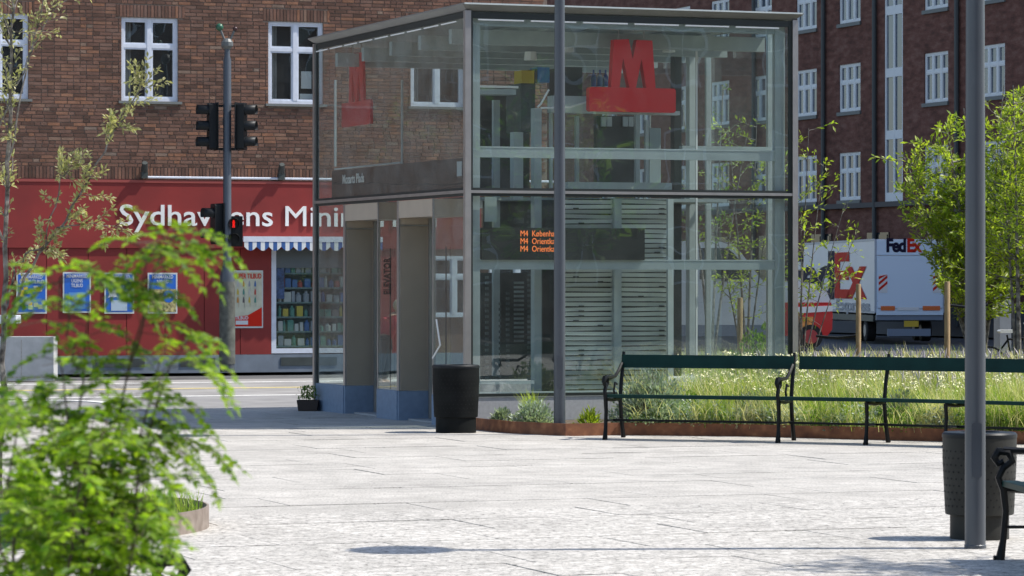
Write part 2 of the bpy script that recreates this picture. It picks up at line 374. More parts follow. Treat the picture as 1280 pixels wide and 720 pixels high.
# ------------------------------------------------------------ left building (shop)
LB = thing('brick_building', 'brown brick building with white windows above a red shop front', 'building', (-4.29, 62.1, 0), TH)
def lx(px):                       # local x on the facade for a pixel column
    k = (px-640)/F; return (k*62.1+4.29)/(math.cos(TH)-k*math.sin(TH))
def lz(px, py):
    x = lx(px); return CH-(py-HZ)/F*(62.1+x*math.sin(TH))
WX0, WX1 = -22.0, lx(684); RS0 = lx(-150)
win_w, win_z0, win_z1 = 1.06, 4.96, 6.48
w1c = lx(187.5); w2c = lx(370); pitch = w2c-w1c
wins = [w1c+pitch*k for k in range(-6, 5) if w1c+pitch*k+.7 < WX1 and w1c+pitch*k-.7 > WX0]
SHZ = 3.50                        # top of the red shop front
# core wall with openings: built as strips between openings
core = MB()
levels = [(win_z0+2.95*k, win_z1+2.95*k) for k in range(0, 3)]
zz = SHZ
for (z0, z1) in levels:
    core.box(WX0, WX1, .012, .35, zz, z0)
    x = WX0
    for wc in wins:
        core.box(x, wc-win_w/2, .012, .35, z0, z1); x = wc+win_w/2
    core.box(x, WX1, .012, .35, z0, z1); zz = z1
core.box(WX0, WX1, .012, .35, zz, 14.2)
core.box(WX0, WX1, 11.7, 12, 0, 14.2); core.box(WX1-.3, WX1, .35, 11.7, 0, 14.2); core.box(WX0, WX0+.3, .35, 11.7, 0, 14.2)
core.box(WX0+.3, WX1-.3, .36, .5, .0, 14.2)
core.build('wall', [mortar], LB)
mb = MB(); mb.add([(WX0-.4, -.4, 14.2), (WX1+.4, -.4, 14.2), (WX1+.4, 12.4, 14.2), (WX0-.4, 12.4, 14.2), (WX0-.4, 6, 18.5), (WX1+.4, 6, 18.5)],
                  [(0,1,5,4), (2,3,4,5), (0,4,3), (1,2,5), (0,3,2,1)])
mb.build('roof', mat('roof_tile', (.16, .06, .04), .8, var=.2, nscale=4), LB)
# bricks
def in_win(x0, x1, z0, z1):
    for wc in wins:
        for a, b in levels:
            if x1 > wc-win_w/2 and x0 < wc+win_w/2 and z1 > a-.07 and z0 < b+.001: return True
    return False
bricks = []
zc = SHZ+.26; row = 0
XA, XB = lx(-60), WX1-.12
ZTOP = 7.6
def soldier(z): return any(b < z+.03 < b+.235 for a, b in levels)
while zc < ZTOP:
    x = XA+random.uniform(0, .1)
    while x < XB:
        L = .228 if random.random() < .62 else .108
        x1 = x+L
        for wc in wins:          # closer bricks at the window reveals
            if any(zc+.055 > a_-.07 and zc < b_+.001 for a_, b_ in levels):
                if x < wc-win_w/2-.001 < x1+.05: x1 = wc-win_w/2-.001
                if wc-win_w/2-.002 <= x < wc+win_w/2: x = wc+win_w/2+.001; x1 = x+L
            if soldier(zc):
                if x < wc-win_w/2-.106 < x1+.05: x1 = wc-win_w/2-.106
                if wc-win_w/2-.107 <= x < wc+win_w/2+.1: x = wc+win_w/2+.106; x1 = x+L
        if not in_win(x, x1, zc, zc+.055):
            sold = soldier(zc) and any(x1 > wc-win_w/2-.1 and x < wc+win_w/2+.1 for wc in wins)
            if not sold: bricks.append((x, min(x1, WX1), zc, zc+.055))
        x = x1+.010
    zc += .066; row += 1
for wc in wins:
    for a, b in levels[:1]:
        x = wc-win_w/2-.1
        while x < wc+win_w/2+.1 and x > XA: bricks.append((x, x+.055, b+.006, b+.226)); x += .065
x = XA
while x < XB: bricks.append((x, x+.055, SHZ+.03, SHZ+.25)); x += .066
nearest = sorted(range(len(bricks)), key=lambda i: abs(lx(80)-bricks[i][0])+abs(bricks[i][2]-5.0)*.8)
solo = set(nearest[:290]); bst = MB(); cache = {}
def brick_geo(mbx, x0, x1, z0, z1, d):
    c = .003
    mbx.add([(x0+c, d, z0+c), (x1-c, d, z0+c), (x1-c, d, z1-c), (x0+c, d, z1-c), (x0, .012, z0), (x1, .012, z0), (x1, .012, z1), (x0, .012, z1)],
            [(0,1,2,3), (4,5,1,0), (5,6,2,1), (6,7,3,2), (7,4,0,3)])
for i, (x0, x1, z0, z1) in enumerate(bricks):
    d = random.uniform(-.003, .002)
    if i in solo:
        key = (round(x1-x0, 3), round(z1-z0, 3))
        if key not in cache:
            t = MB(); brick_geo(t, 0, key[0], 0, key[1], 0); me = bpy.data.meshes.new('brick'); me.from_pydata(t.v, [], t.f); me.materials.append(brickm); cache[key] = me
        o = link('brick', cache[key], LB); o.location = (x0, d, z0)
    else: brick_geo(bst, x0, x1, z0, z1, d)
bst.build('brick', brickm, LB)['kind'] = 'stuff'
up = MB()
x = WX0
for (z0, z1) in levels[1:]: pass
up.box(WX0, WX1, .004, .012, ZTOP+.05, levels[1][0]-.02); up.box(WX0, XA-.02, .004, .012, SHZ, ZTOP+.03); up.box(WX0, RS0-.01, .0, .35, .33, SHZ-.01)
up.box(WX0, WX1, .004, .012, 12.5, 14.19)
up.build('brick_cladding', bricktex, LB)
# windows
def casement(parent, cx, z0, z1, w, yd=.10, frame=white_frame, glass=win_glass, cur=False, name='window', bars=(1,), trans=.66, fr=.055):
    f = MB(); x0, x1 = cx-w/2, cx+w/2
    f.box(x0, x0+fr, yd-.05, yd+.02, z0, z1); f.box(x1-fr, x1, yd-.05, yd+.02, z0, z1)
    f.box(x0+fr, x1-fr, yd-.05, yd+.02, z0, z0+fr*1.1); f.box(x0+fr, x1-fr, yd-.05, yd+.02, z1-fr, z1)
    nb = len(bars)
    for k in bars:
        xm = x0+w*k/(nb+1); f.box(xm-fr*.75, xm+fr*.75, yd-.055, yd+.015, z0+fr*1.1, z1-fr)
    zt = z0+(z1-z0)*trans
    xs = [x0+fr]+[x0+w*k/(nb+1) for k in bars]+[x1-fr]
    o = f.build(name, frame, parent)
    for i in range(nb+1):
        a = xs[i]+(fr*.75 if i > 0 else 0); b = xs[i+1]-(fr*.75 if i < nb else 0)
        t = MB(); t.box(a, b, yd-.05, yd+.018, zt-fr*.6, zt+fr*.6); 
        for (za, zb) in ((z0+fr*1.1, zt-fr*.6), (zt+fr*.6, z1-fr)):
            e = .028*(fr/.055)
            t.box(a, a+e, yd-.04, yd+.016, za, zb); t.box(b-e, b, yd-.04, yd+.016, za, zb)
            t.box(a+e, b-e, yd-.04, yd+.016, za, za+e); t.box(a+e, b-e, yd-.04, yd+.016, zb-e, zb)
            q = MB(); tx = random.uniform(-.002, .002)
            q.add([(a+e, yd+.002+tx, za+e), (b-e, yd+.002, za+e), (b-e, yd+.002+tx, zb-e), (a+e, yd+.002, zb-e)], [(0,1,2,3)])
            q.build('pane', glass, o)
        t.build('casement_frame', frame, o)
    return o
for fl, (z0, z1) in enumerate(levels[:2]):
    for wc in wins:
        casement(LB, wc, z0, z1, win_w, glass=win_glass if fl else glass_mat('flat_glass', (.75, .8, .8), 1.55, 0, 1.4) if 'flat_glass' not in MATS else MATS['flat_glass'] if not fl else win_glass)
        s = MB(); s.box(wc-win_w/2-.06, wc+win_w/2+.06, -.05, .10, z0-.05, z0-.004); s.build('window_sill', sillm, LB)
        if fl == 0:
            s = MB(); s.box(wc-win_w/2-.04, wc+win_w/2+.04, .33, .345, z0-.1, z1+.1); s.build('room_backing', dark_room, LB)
for wc in wins:     # third row, off frame
    casement(LB, wc, levels[2][0], levels[2][1], win_w)
# curtains / things in rooms
s = MB()
for wc in wins:
    if random.random() < .8:
        for k in range(5):
            x = wc-.47+k*.035; s.box(x, x+.028, .24+.012*(k % 2), .26+.012*(k % 2), win_z0+.05, win_z1-.05)
s.build('curtain', curtain, LB)
s = MB(); s.box(w2c+.16, w2c+.36, .2, .22, win_z0+.3, win_z0+.62); s.box(w2c+.13, w2c+.4, .18, .3, win_z0+.1, win_z0+.2); s.build('paper', white_letter, LB)
# red shop front: sign band, seams, panels
SW0 = lx(339); SW1 = lx(470)       # shop window
band = MB(); RS1 = lx(600)
band.box(RS0, RS1, -.05, .36, 2.28, SHZ-.002); band.build('sign_band', redpanel, LB)
s = MB(); s.box(RS0, RS1, -.065, -.048, SHZ-.03, SHZ+.02); s.build('sign_band_capping', mat('capping', (.30, .06, .05), .5), LB)
seams = sorted([lx(p) for p in (-40, 10, 58, 110, 158, 206, 255, 300)]+[SW0-.0])
edges = [RS0]+[lx(-40)]+seams[1:]
for i in range(len(edges)-1):
    a, b = edges[i], edges[i+1]
    p = MB(); yo = random.uniform(-.022, -.016)
    p.box(a+.006, b-.006, yo, .0, .33, 2.275); p.build('cladding_panel', redpanel, LB)
s = MB(); s.box(RS0, SW0, .003, .36, .33, 2.278); s.build('cladding_backing', redpanel2, LB)
s = MB(); s.box(SW1, lx(520), -.018, .36, .33, 2.278); s.build('cladding_panel', redpanel, LB)
s = MB(); s.box(lx(520)+.004, RS1, .002, .36, .33, 2.276); s.box(RS1+.004, WX1-.02, .002, .36, .33, SHZ-.004); s.build('brick_cladding', bricktex, LB)
casement(LB, lx(566), 1.0, 2.15, .9, yd=-.02); casement(LB, lx(645), 1.0, 2.6, 1.1, yd=-.02)
s = MB(); s.box(WX0, WX1-.01, -.04, .36, 0, .326); s.build('plinth', plinthm, LB)
for px0, px1 in ((118, 180), (225, 268), (350, 420)):
    s = MB(); s.box(lx(px0), lx(px1), -.055, -.041, .12, .27); s.build('vent_grille', machine, LB)
LW = [text('sign_lettering', b_, .54, white_letter, LB, (lx(147), -.066, lz(250, 282)), UPR, extrude=.012, bold=.004) for b_ in ('Sydhavnens',)]+[text('sign_lettering', 'M', .54, white_letter, LB, (lx(147), -.066, lz(250, 282)), UPR, extrude=.012, bold=0), text('sign_lettering', 'inimarked', .54, white_letter, LB, (lx(147), -.066, lz(250, 282)), UPR, extrude=.012, bold=.004)]
tmp_ = text('measure', 'Sydhavnens Mi', .54, white_letter, None, (0, 0, 0), UPR, bold=0); wm_ = max(v.co.x for v in tmp_.data.vertices); bpy.data.objects.remove(tmp_)
k_ = (lx(391)-lx(147))/wm_
tmp_ = text('measure', 'Mi', .54, white_letter, None, (0, 0, 0), UPR, bold=0); wmi = max(v.co.x for v in tmp_.data.vertices); bpy.data.objects.remove(tmp_)
for o_ in LW:
    for v in o_.data.vertices: v.co.x *= k_
LW[1].location.x += (wm_-wmi)*k_
LW[2].location.x += (wm_-wmi+max(v.co.x for v in LW[1].data.vertices)/k_+.045)*k_
# conduit with two small lamps
s = MB(); s.tube([(lx(178), -.06, SHZ+.07), (lx(690), -.06, SHZ+.07)], .022, 6); s.build('conduit', white_frame, LB)
for px in (179, 350):
    x = lx(px); s = MB(); s.box(x-.06, x+.06, -.12, -.02, SHZ+.05, SHZ+.17); s.tube([(x, -.08, SHZ+.2), (x-.02, -.2, SHZ+.33)], [.07, .05], 8)
    o = s.build('wall_lamp', machine, LB)
# awning: blue and white striped scalloped valance
s = MB(); s.box(lx(297), SW1, -.36, -.05, 2.43, 2.47); s.box(lx(297), SW1, -.40, -.36, 2.40, 2.50); o_aw = s.build('awning', white_frame, LB)
n = 34; x0 = lx(298); dx = (SW1-x0)/n
stripe_b = mat('awning_blue', (.03, .10, .30), .7); stripe_w = mat('awning_white', (.7, .72, .72), .7)
for k in range(n):
    s = MB(); a, b = x0+k*dx, x0+(k+1)*dx; pts = [(a, 2.40), (b, 2.40)]+[(b-(b-a)*t, 2.31-.075*math.sin(math.pi*((k % 3)+1-t)/3)) for t in (0, .5, 1)]
    s.prism(pts[::-1], -.395, -.388); s.build('stripe', stripe_b if k % 2 else stripe_w, o_aw)
# shop window
f = MB(); zb, zt = .345, 2.275
f.box(SW0, SW0+.09, -.02, .06, zb, zt); f.box(SW1-.09, SW1, -.02, .06, zb, zt); f.box(SW0+.09, SW1-.09, -.02, .06, zb, zb+.09)
f.box(lx(395), lx(395)+.05, -.015, .05, zb+.09, zt)
sw = f.build('shop_window', white_frame, LB)
q = MB(); q.add([(SW0+.09, .02, zb+.09), (SW1-.09, .02, zb+.09), (SW1-.09, .02, zt-.35), (SW0+.09, .02, zt-.35)], [(0,1,2,3)]); q.build('pane', bglass, sw)
q = MB(); q.box(SW0+.09, SW1-.09, .0, .05, zt-.35, zt-.004); q.build('roller_box', mat('roller', (.10, .12, .13), .5), sw)
room = MB(); room.box(SW0, SW1, .345, .355, zb, zt); room.build('display_back', mat('display_back', (.10, .16, .16), .7, var=.4, nscale=9), sw)
for k in range(6):
    z = zb+.14+k*.27
    s = MB(); s.box(SW0+.1, SW1-.1, .06, .34, z-.03, z); s.build('shelf', mat('shelf', (.13, .2, .19), .5), sw)
cols = [(.5,.5,.47),(.06,.15,.35),(.55,.42,.05),(.45,.07,.05),(.5,.22,.04),(.08,.25,.2),(.3,.32,.35),(.12,.1,.1)]
pal = [mat('pack_%s' % nm, c_, .5) for nm, c_ in zip(('white','blue','yellow','red','orange','green','grey','brown'), cols)]
plan = [[0,1,5,6], [6,1,0,5], [2,2,5,7], [1,6,0,6], [0,3,1,4], [5,6,0,1]]
for k in range(6):
    z = zb+.14+k*.27; x = SW0+.16
    while x < SW1-.2:
        wd = random.uniform(.06, .14); h = random.uniform(.11, .21)
        s = MB()
        if random.random() < .4: s.lathe([(0, z), (wd*.45, z), (wd*.45, z+h*.7), (wd*.2, z+h*.85), (wd*.2, z+h), (0, z+h)], 8, x+wd/2, .13)
        else: s.cbox(x, x+wd, .08, .18, z, z+h, .01)
        s.build('package', pal[random.choice(plan[k])], sw); x += wd+random.uniform(.005, .03)
s = MB(); s.box(lx(345), lx(356), .03, .045, 1.35, 2.0); s.build('hanging_bag', mat('hanging_bag', (.05, .09, .22), .5, var=.7, nscale=14), sw)
# posters
def poster(px0, px1, py0, py1, label, kind):
    a, b = lx(px0), lx(px1); z1 = lz((px0+px1)/2, py0); z0 = lz((px0+px1)/2, py1); W = b-a; H = z1-z0
    org = LB.matrix_basis
    T = thing('poster', label, 'poster', LB.location+U*a+V*(-.03)+Vector((0, 0, z0)), TH, 'posters on the red shop wall')
    s = MB(); s.box(0, W, -.012, .0, 0, H); s.build('border', mat('poster_border', (.6, .62, .6), .5), T)
    pb = mat('poster_blue', (.02, .13, .52), .4); pw = mat('poster_white', (.62, .66, .68), .5)
    def rect(x0, x1, z0_, z1_, m, y=-.019):
        MB().box(x0*W, x1*W, y, -.0125, z0_*H, z1_*H).build('print', m, T)
    if kind != 'beer':
        rect(.05, .95, .04, .96, pb, -.015)
        lines = {'a': ['UGENS TILBUD'], 'b': ['UGENS', 'TILBUD'], 'c': ['TILBUD', '2 for 1'], 'd': ['NYHED']}[kind]
        zt_ = .86
        for ln in ['MINIMARKED']+lines:
            text('lettering', ln, .085*H/.76*1.1, pw, T, (W/2, -.021, zt_*H), UPR, .001, .001, align='CENTER', sx=.72); zt_ -= .115
    if kind == 'a':
        for k in range(14): x = random.uniform(.1, .75); z = random.uniform(.1, .6); rect(x, x+.14, z, z+.1, pal[random.choice((0, 5, 6, 2))], -.018-.0002*k)
    if kind == 'b': rect(.2, .8, .1, .5, mat('poster_mid', (.1, .28, .55), .5))
    if kind == 'c':
        for cx in (.28, .72):
            MB().prism([((cx+dx_)*W, dz_*H) for dx_, dz_ in ((-.17, .38), (-.1, .41), (0, .40), (.13, .41), (.17, .38), (.12, .48), (.17, .6), (.1, .57), (-.1, .57), (-.17, .6), (-.12, .48))], -.02, -.0125).build('print', pw, T)
        rect(.22, .76, .07, .33, mat('poster_pale', (.42, .52, .6), .5))
    if kind == 'd':
        rect(.05, .95, .04, .6, mat('poster_food', (.34, .30, .13), .6, var=.8, nscale=18), -.0165)
        MB().tube([(.7*W, -.02, .42*H), (.7*W, -.014, .42*H)], .2*W, 16).build('print', pb, T)
        text('lettering', '5 kr', .1, pw, T, (.7*W, -.0215, .38*H), UPR, .001, .001, align='CENTER', sx=.7)
    if kind == 'beer':
        rect(.04, .96, .03, .97, mat('poster_cream', (.55, .55, .42), .5, var=.12, nscale=8), -.015)
        text('lettering', 'SUPER TILBUD', .13, redprint, T, (W/2, -.019, .86*H), UPR, .001, .003, align='CENTER', sx=.62)
        for i in range(4):
            for j in range(3):
                x = .14+.19*i; z = .72-.14*j; m_ = pal[(i*3+j*2) % 8]
                MB().prism([((x+d)*W, (z+e)*H) for d, e in ((0, 0), (.055, 0), (.055, -.08), (.11, 0) if False else (.06, .05), (.035, .1), (.02, .1), (0, .05))], -.02, -.0125).build('print', m_, T)
        MB().prism([(.96*W, .25*H), (.96*W, .36*H), (.5*W, .22*H), (.04*W, .2*H), (.04*W, .03*H), (.96*W, .03*H)][::-1], -.018, -.0125).build('print', redprint, T)
        text('lettering', 'TILBUD', .085, pw, T, (.07*W, -.02, .15*H), UPR, .001, .002, sx=.9)
        rect(.1, .5, .06, .13, pw, -.02)
    return T
poster(20, 58, 341, 392, 'leftmost blue poster on the red wall, crowded with small product pictures', 'a')
poster(78, 113, 340, 391, 'blue poster with white heading, second from left on the red wall', 'b')
poster(130, 167, 341, 392, 'blue poster with two white bow-shaped pictures side by side', 'c')
poster(184, 221, 341, 392, 'poster with blue round badge over a brown green food picture', 'd')
poster(290, 328, 338, 410, 'tall cream poster with red heading beside the shop window', 'beer')
# stones at the wall
for px, py, r in ((303, 459, .13), (329, 463, .12), (140, 462, .14)):
    p = gr(px, py); s = MB(); s.sphere((0, 0, r*.35), r, 10, .5); o = s.build('stone', mat('dark_stone', (.06, .07, .08), .7), None, True, (p.x, p.y, .075)); o.scale = (1.5, .8, .8)
    tag(o, {303: 'dark stone right of the traffic light foot', 329: 'small flat dark stone below the shop window', 140: 'dark stone on the pavement under the blue posters'}[px], 'stone')

# ------------------------------------------------------------ right building (in shade)
RB = thing('red_brick_apartments', 'dark red brick apartment block with three-light white windows, in shade', 'building', (10.85, 108, 0), TH-R(90))
def rx(px):
    k = (px-640)/F; t = (10.85-k*108)/(math.sin(TH)+k*math.cos(TH)); return -t
rb = MB(); RX0, RX1 = -32, 26
rcols = [-20.5, -17.2, -13.6, -10.2, -6.7, rx(1008), rx(1062), rx(1170), rx(1240), 13.2, 17]
rlv = [(4.27+2.85*k, 5.80+2.85*k) for k in range(5)]
STX = rx(1117); STW = 1.25
zz = 4.15
def wall_row(z0, z1, opens):
    x = RX0
    for a, b in sorted(opens):
        rb.box(x, a, 0, .4, z0, z1); x = b
    rb.box(x, RX1, 0, .4, z0, z1)
stair = (STX-STW/2, STX+STW/2)
for z0, z1 in rlv:
    wall_row(zz, z0, [stair]); wall_row(z0, z1, [stair]+[(c_-.78, c_+.78) for c_ in rcols]); zz = z1
wall_row(zz, 20, [])
rb.box(RX0, RX1, .02, .4, 0, 4.15); rb.box(RX0, RX1, .41, 12, 0, 20)
rb.build('wall', rbrick, RB)
s = MB(); s.box(RX0, RX1, -.12, -.002, 4.0, 4.16); s.build('ledge', mat('ledge', (.10, .09, .085), .8), RB)
s = MB(); s.box(RX0, RX1, -.06, .018, .0, 1.0); s.build('plinth', mat('dark_plinth', (.09, .09, .095), .8), RB)
wg = mat('window_glass_sky', (.06, .09, .13), .08, spec=1)
wf = mat('window_paint_pale', (.78, .80, .80), .5)
for z0, z1 in rlv[:4]:
    for c_ in rcols:
        casement(RB, c_, z0, z1, 1.56, yd=.09, frame=wf, glass=wg, bars=(1, 2), trans=.62, fr=.07)
        s = MB(); s.box(c_-.84, c_+.84, -.06, .04, z0-.12, z0-.004); s.build('window_sill', sillm, RB)
s = MB(); z = 4.2; fr = .09
s.box(stair[0], stair[0]+fr, .02, .1, 4.16, 15.6); s.box(stair[1]-fr, stair[1], .02, .1, 4.16, 15.6); s.box(STX-.05, STX+.05, .015, .09, 4.16, 15.6)
zs = [4.3+1.95*k for k in range(6)]
for zq in zs: s.box(stair[0]+fr, STX-.05, .02, .1, zq-.14, zq+.14); s.box(STX+.05, stair[1]-fr, .02, .1, zq-.14, zq+.14)
st = s.build('stair_window', wf, RB)
for zq in zs[:-1]:
    for a, b in ((stair[0]+fr, STX-.05), (STX+.05, stair[1]-fr)):
        MB().add([(a, .06, zq+.14), (b, .06, zq+.14), (b, .06, zq+1.81), (a, .06, zq+1.81)], [(0,1,2,3)]).build('pane', wg, st)
for px in (1032, 1199, 1096, 945):
    x = rx(px); s = MB(); s.tube([(x, -.09, .3), (x, -.09, 19.5)], .075, 8); s.build('downpipe', mat('downpipe', (.06, .07, .07), .5), RB)
for k in range(7):
    x = 9.5-k*4.1
    s = MB(); s.box(x, x+1.5, -.03, .018, 1.35, 3.2); s.box(x+.07, x+.7, -.05, -.031, 1.42, 3.13); s.box(x+.8, x+1.43, -.05, -.031, 1.42, 3.13); s.build('ground_floor_window', win_glass, RB)

# ------------------------------------------------------------ glass kiosk
P0 = Vector((-.512, 38.4, 0)); KW, KD, KH, KM = 4.12, 5.85, 4.80, 2.71
KK = thing('glass_lift_pavilion', 'two-storey glass lift pavilion of the metro station with flat roof', 'pavilion', P0, TH)
def ka(px, b=0):
    k = (px-640)/F; return (k*(P0.y+b*math.cos(TH))-P0.x+b*math.sin(TH))/(math.cos(TH)-k*math.sin(TH))
def kz(px, py, b=0):
    a = ka(px, b); D = P0.y+a*math.sin(TH)+b*math.cos(TH); return CH-(py-HZ)/F*D
def kb(px, a=0):     # depth along the left face plane x=a for a pixel column
    k = (px-640)/F; return (P0.x+a*math.cos(TH)-k*(P0.y+a*math.sin(TH)))/(math.sin(TH)+k*math.cos(TH))
def kbox(name, px0, px1, py0, py1, b0, b1, m):
    pc = (px0+px1)/2
    s = MB(); s.box(ka(px0, b0), ka(px1, b0), b0, b1, kz(pc, py1, b0), kz(pc, py0, b0)); return s.build(name, m, KK)
PZ = .36
# roof: thin edge, sloped soffit
ov = .10
s = MB(); o_ = .085
s.add([(-o_, -o_, 4.86), (KW+o_, -o_, 4.86), (KW+o_, KD+o_, 4.86), (-o_, KD+o_, 4.86),
       (-o_, -o_, 4.845), (KW+o_, -o_, 4.845), (KW+o_, KD+o_, 4.845), (-o_, KD+o_, 4.845),
       (.0, .0, 4.78), (KW, .0, 4.78), (KW, KD, 4.78), (.0, KD, 4.78)],
      [(0,1,2,3), (4,5,1,0), (5,6,2,1), (6,7,3,2), (7,4,0,3), (8,9,5,4), (9,10,6,5), (10,11,7,6), (11,8,4,7), (11,10,9,8)])
s.build('roof', mat('roof_zinc', (.22, .225, .22), .45, metal=.4, var=.1, nscale=3), KK)
s = MB(); s.box(-o_+.02, KW+o_-.02, -o_-.010, -o_-.002, 4.846, 4.864); s.build('roof_edge', paintl, KK)
# posts at the corners (light steel) with dark gaskets
pr = .035
for (x, y) in ((0, 0), (KW, 0), (0, KD), (KW, KD)):
    s = MB(); s.box(x-pr, x+pr, y-pr, y+pr, PZ*.0, 4.78); s.build('corner_post', steel, KK)
def gasket(x0, x1, y0, y1, z0, z1): MB().box(x0, x1, y0, y1, z0, z1).build('gasket', steel_dark, KK)
gasket(pr+.002, pr+.030, -.012, .02, PZ, 4.77); gasket(KW-pr-.040, KW-pr-.002, -.012, .02, PZ, 4.77)
gasket(-.012, .02, pr+.002, pr+.030, PZ, 4.77); gasket(-.012, .02, KD-pr-.045, KD-pr-.002, PZ, 4.77)
for zc_, h in ((4.73, .035), (KM+.032, .014), (KM-.032, .016), (PZ+.02, .018)):
    gasket(pr+.032, KW-pr-.042, -.011, .018, zc_-h, zc_+h)
for zc_, h in ((4.74, .035), (KM+.035, .014), (KM-.032, .016)):
    gasket(-.011, .018, pr+.034, KD-pr-.047, zc_-h, zc_+h)
s = MB(); s.box(pr, KW-pr, -.03, .03, KM-.015, KM+.017); s.build('mid_rail', steel, KK)
s = MB(); s.box(-.03, .03, pr, KD-pr, KM-.015, KM+.020); s.build('mid_rail', steel, KK)
s = MB(); s.box(KW-.03, KW+.03, pr, KD-pr, KM-.015, KM+.020); s.build('mid_rail', steel, KK)
s = MB(); s.box(pr, KW-pr, KD-.03, KD+.03, KM-.015, KM+.020); s.build('mid_rail', steel, KK)
# glass panes (thin sheets)
def pane(x0, y0, x1, y1, z0, z1, gm=None):
    s = MB(); s.add([(x0, y0, z0), (x1, y1, z0), (x1, y1, z1), (x0, y0, z1)], [(0,1,2,3)]); return s.build('glass_pane', gm or kglass, KK)
pane(.03, 0, KW-.03, 0, KM+.02, 4.77); pane(.03, 0, KW-.03, 0, PZ, KM-.02)
pane(KW, .03, KW, KD-.03, KM+.02, 4.77); pane(KW, .03, KW, KD-.03, PZ, KM-.02)
pane(.03, KD, KW-.03, KD, KM+.02, 4.77); pane(.03, KD, KW-.03, KD, PZ, KM-.02)
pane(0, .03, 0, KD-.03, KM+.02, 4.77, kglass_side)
b_p = [0.0, kb(541), kb(497), kb(472), kb(430), KD]   # near pane end, recess2, pier, recess1, far pier
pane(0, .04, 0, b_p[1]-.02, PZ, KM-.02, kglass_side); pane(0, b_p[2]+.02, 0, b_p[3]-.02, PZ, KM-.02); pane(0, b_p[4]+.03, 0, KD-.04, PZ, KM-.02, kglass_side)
# plinths
s = MB(); s.box(.002, KW-.002, .0, .12, 0, PZ-.004); s.build('plinth', greyplinth, KK)
s = MB(); s.box(-.012, .11, .13, b_p[1], 0, PZ-.004); s.build('plinth', blueplinth, KK)
for a, b in ((b_p[2], b_p[3]), (b_p[4], KD)):
    s = MB(); s.box(-.012, .11, a+.002, b-.002, 0, PZ-.004); s.build('plinth', blueplinth, KK)
s = MB(); s.box(.12, KW-.0, KD-.12, KD, 0, PZ-.004); s.box(KW-.12, KW, .13, KD-.125, 0, PZ-.004); s.build('plinth', greyplinth, KK)
# door recesses: reveal panel facing the square, header, inner leaf
for (bn, bf, pxl, pxr) in ((b_p[1], b_p[2], 497, 535), (b_p[3], b_p[4], 430, 466)):
    rd = .40
    s = MB(); s.box(0.004, rd, bf-.05, bf-.002, PZ, KM-.05); o = s.build('door_reveal', beige, KK)
    zt = kz(pxl, 283 if pxl > 450 else 287, bf)
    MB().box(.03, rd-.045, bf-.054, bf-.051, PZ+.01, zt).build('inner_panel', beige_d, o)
    MB().box(.004, rd, bf-.064, bf-.051, zt+.004, zt+.018).build('trim', steel, o)
    s = MB(); s.box(0.0, rd, bf-.045, bf-.0, 0, PZ-.006); s.build('reveal_plinth', blueplinth, KK)
    MB().box(-.004, .014, bf-.056, bf+.02, PZ, KM-.05).build('trim', steel, KK)
    ld = MB(); ld.box(rd, rd+.05, bn, bf-.052, 0, PZ); ld.box(rd, rd+.05, bn, bn+.06, PZ, KM-.05); ld.box(rd, rd+.05, bf-.11, bf-.052, PZ, KM-.05); ld = ld.build('lift_door', steel, KK)
    MB().add([(rd+.02, bn+.06, PZ), (rd+.02, bf-.11, PZ), (rd+.02, bf-.11, 2.45), (rd+.02, bn+.06, 2.45)], [(0,1,2,3)]).build('door_pane', kglass, ld)
    MB().box(rd-.012, rd-.001, (bn+bf)/2-.01, (bn+bf)/2+.01, .05, 2.1).build('door_seam', steel_dark, KK)
    MB().box(-.004, rd+.05, bn+.0, bf-.052, 2.45, KM-.052).build('recess_header', beige, KK)
    MB().box(rd-.03, rd-.002, bf-.11, bf-.07, 0.02, KM-.06).build('trim', steel, KK)
    MB().box(-.004, .014, bn-.018, bn+.01, PZ, KM-.05).build('trim', steel, KK)
    MB().box(.0, rd, bn+.0, bn+.045, 0, PZ-.01).build('reveal_plinth', blueplinth, KK)
# dark fascia inside the left glass with station name
MB().box(.06, .12, .15, KD-.5, KM+.045, KM+.40).build('name_fascia', mat('fascia_dark', (.022, .026, .03), .4), KK)
t = text('station_name', 'Mozarts Plads', .165, white_letter, KK, (.055, kb(456, .05), kz(428, 238, 5)-.02), (R(90), 0, R(-90)), .002, .002, sx=1.9)
nx = max(v.co.x for v in t.data.vertices); t.location = (.055, kb(428, .055), 2.93)
tgt = kb(428, .055)-kb(455, .055); k_ = tgt/nx
for v in t.data.vertices: v.co.x *= k_
MB().box(.05, .058, kb(577, .05), kb(571, .05), 2.90, 3.07).build('lift_pictogram', grey_letter, KK)
t = text('vertical_lettering', 'ELEVATOR', .17, boardm, KK, (.02, (b_p[2]+b_p[3])/2-.06, 1.42), (R(90), R(0), R(-90)), .002, .004)
t.rotation_euler = Matrix(((0, 0, -1), (0, 1, 0), (1, 0, 0))).transposed().to_euler() if False else t.rotation_euler
me = t.data
for v in me.vertices: x, y = v.co.x, v.co.y; v.co.x, v.co.y = -y*2.0, x*.55
t.location = (-.01, (b_p[2]+b_p[3])/2-.12, 1.52)
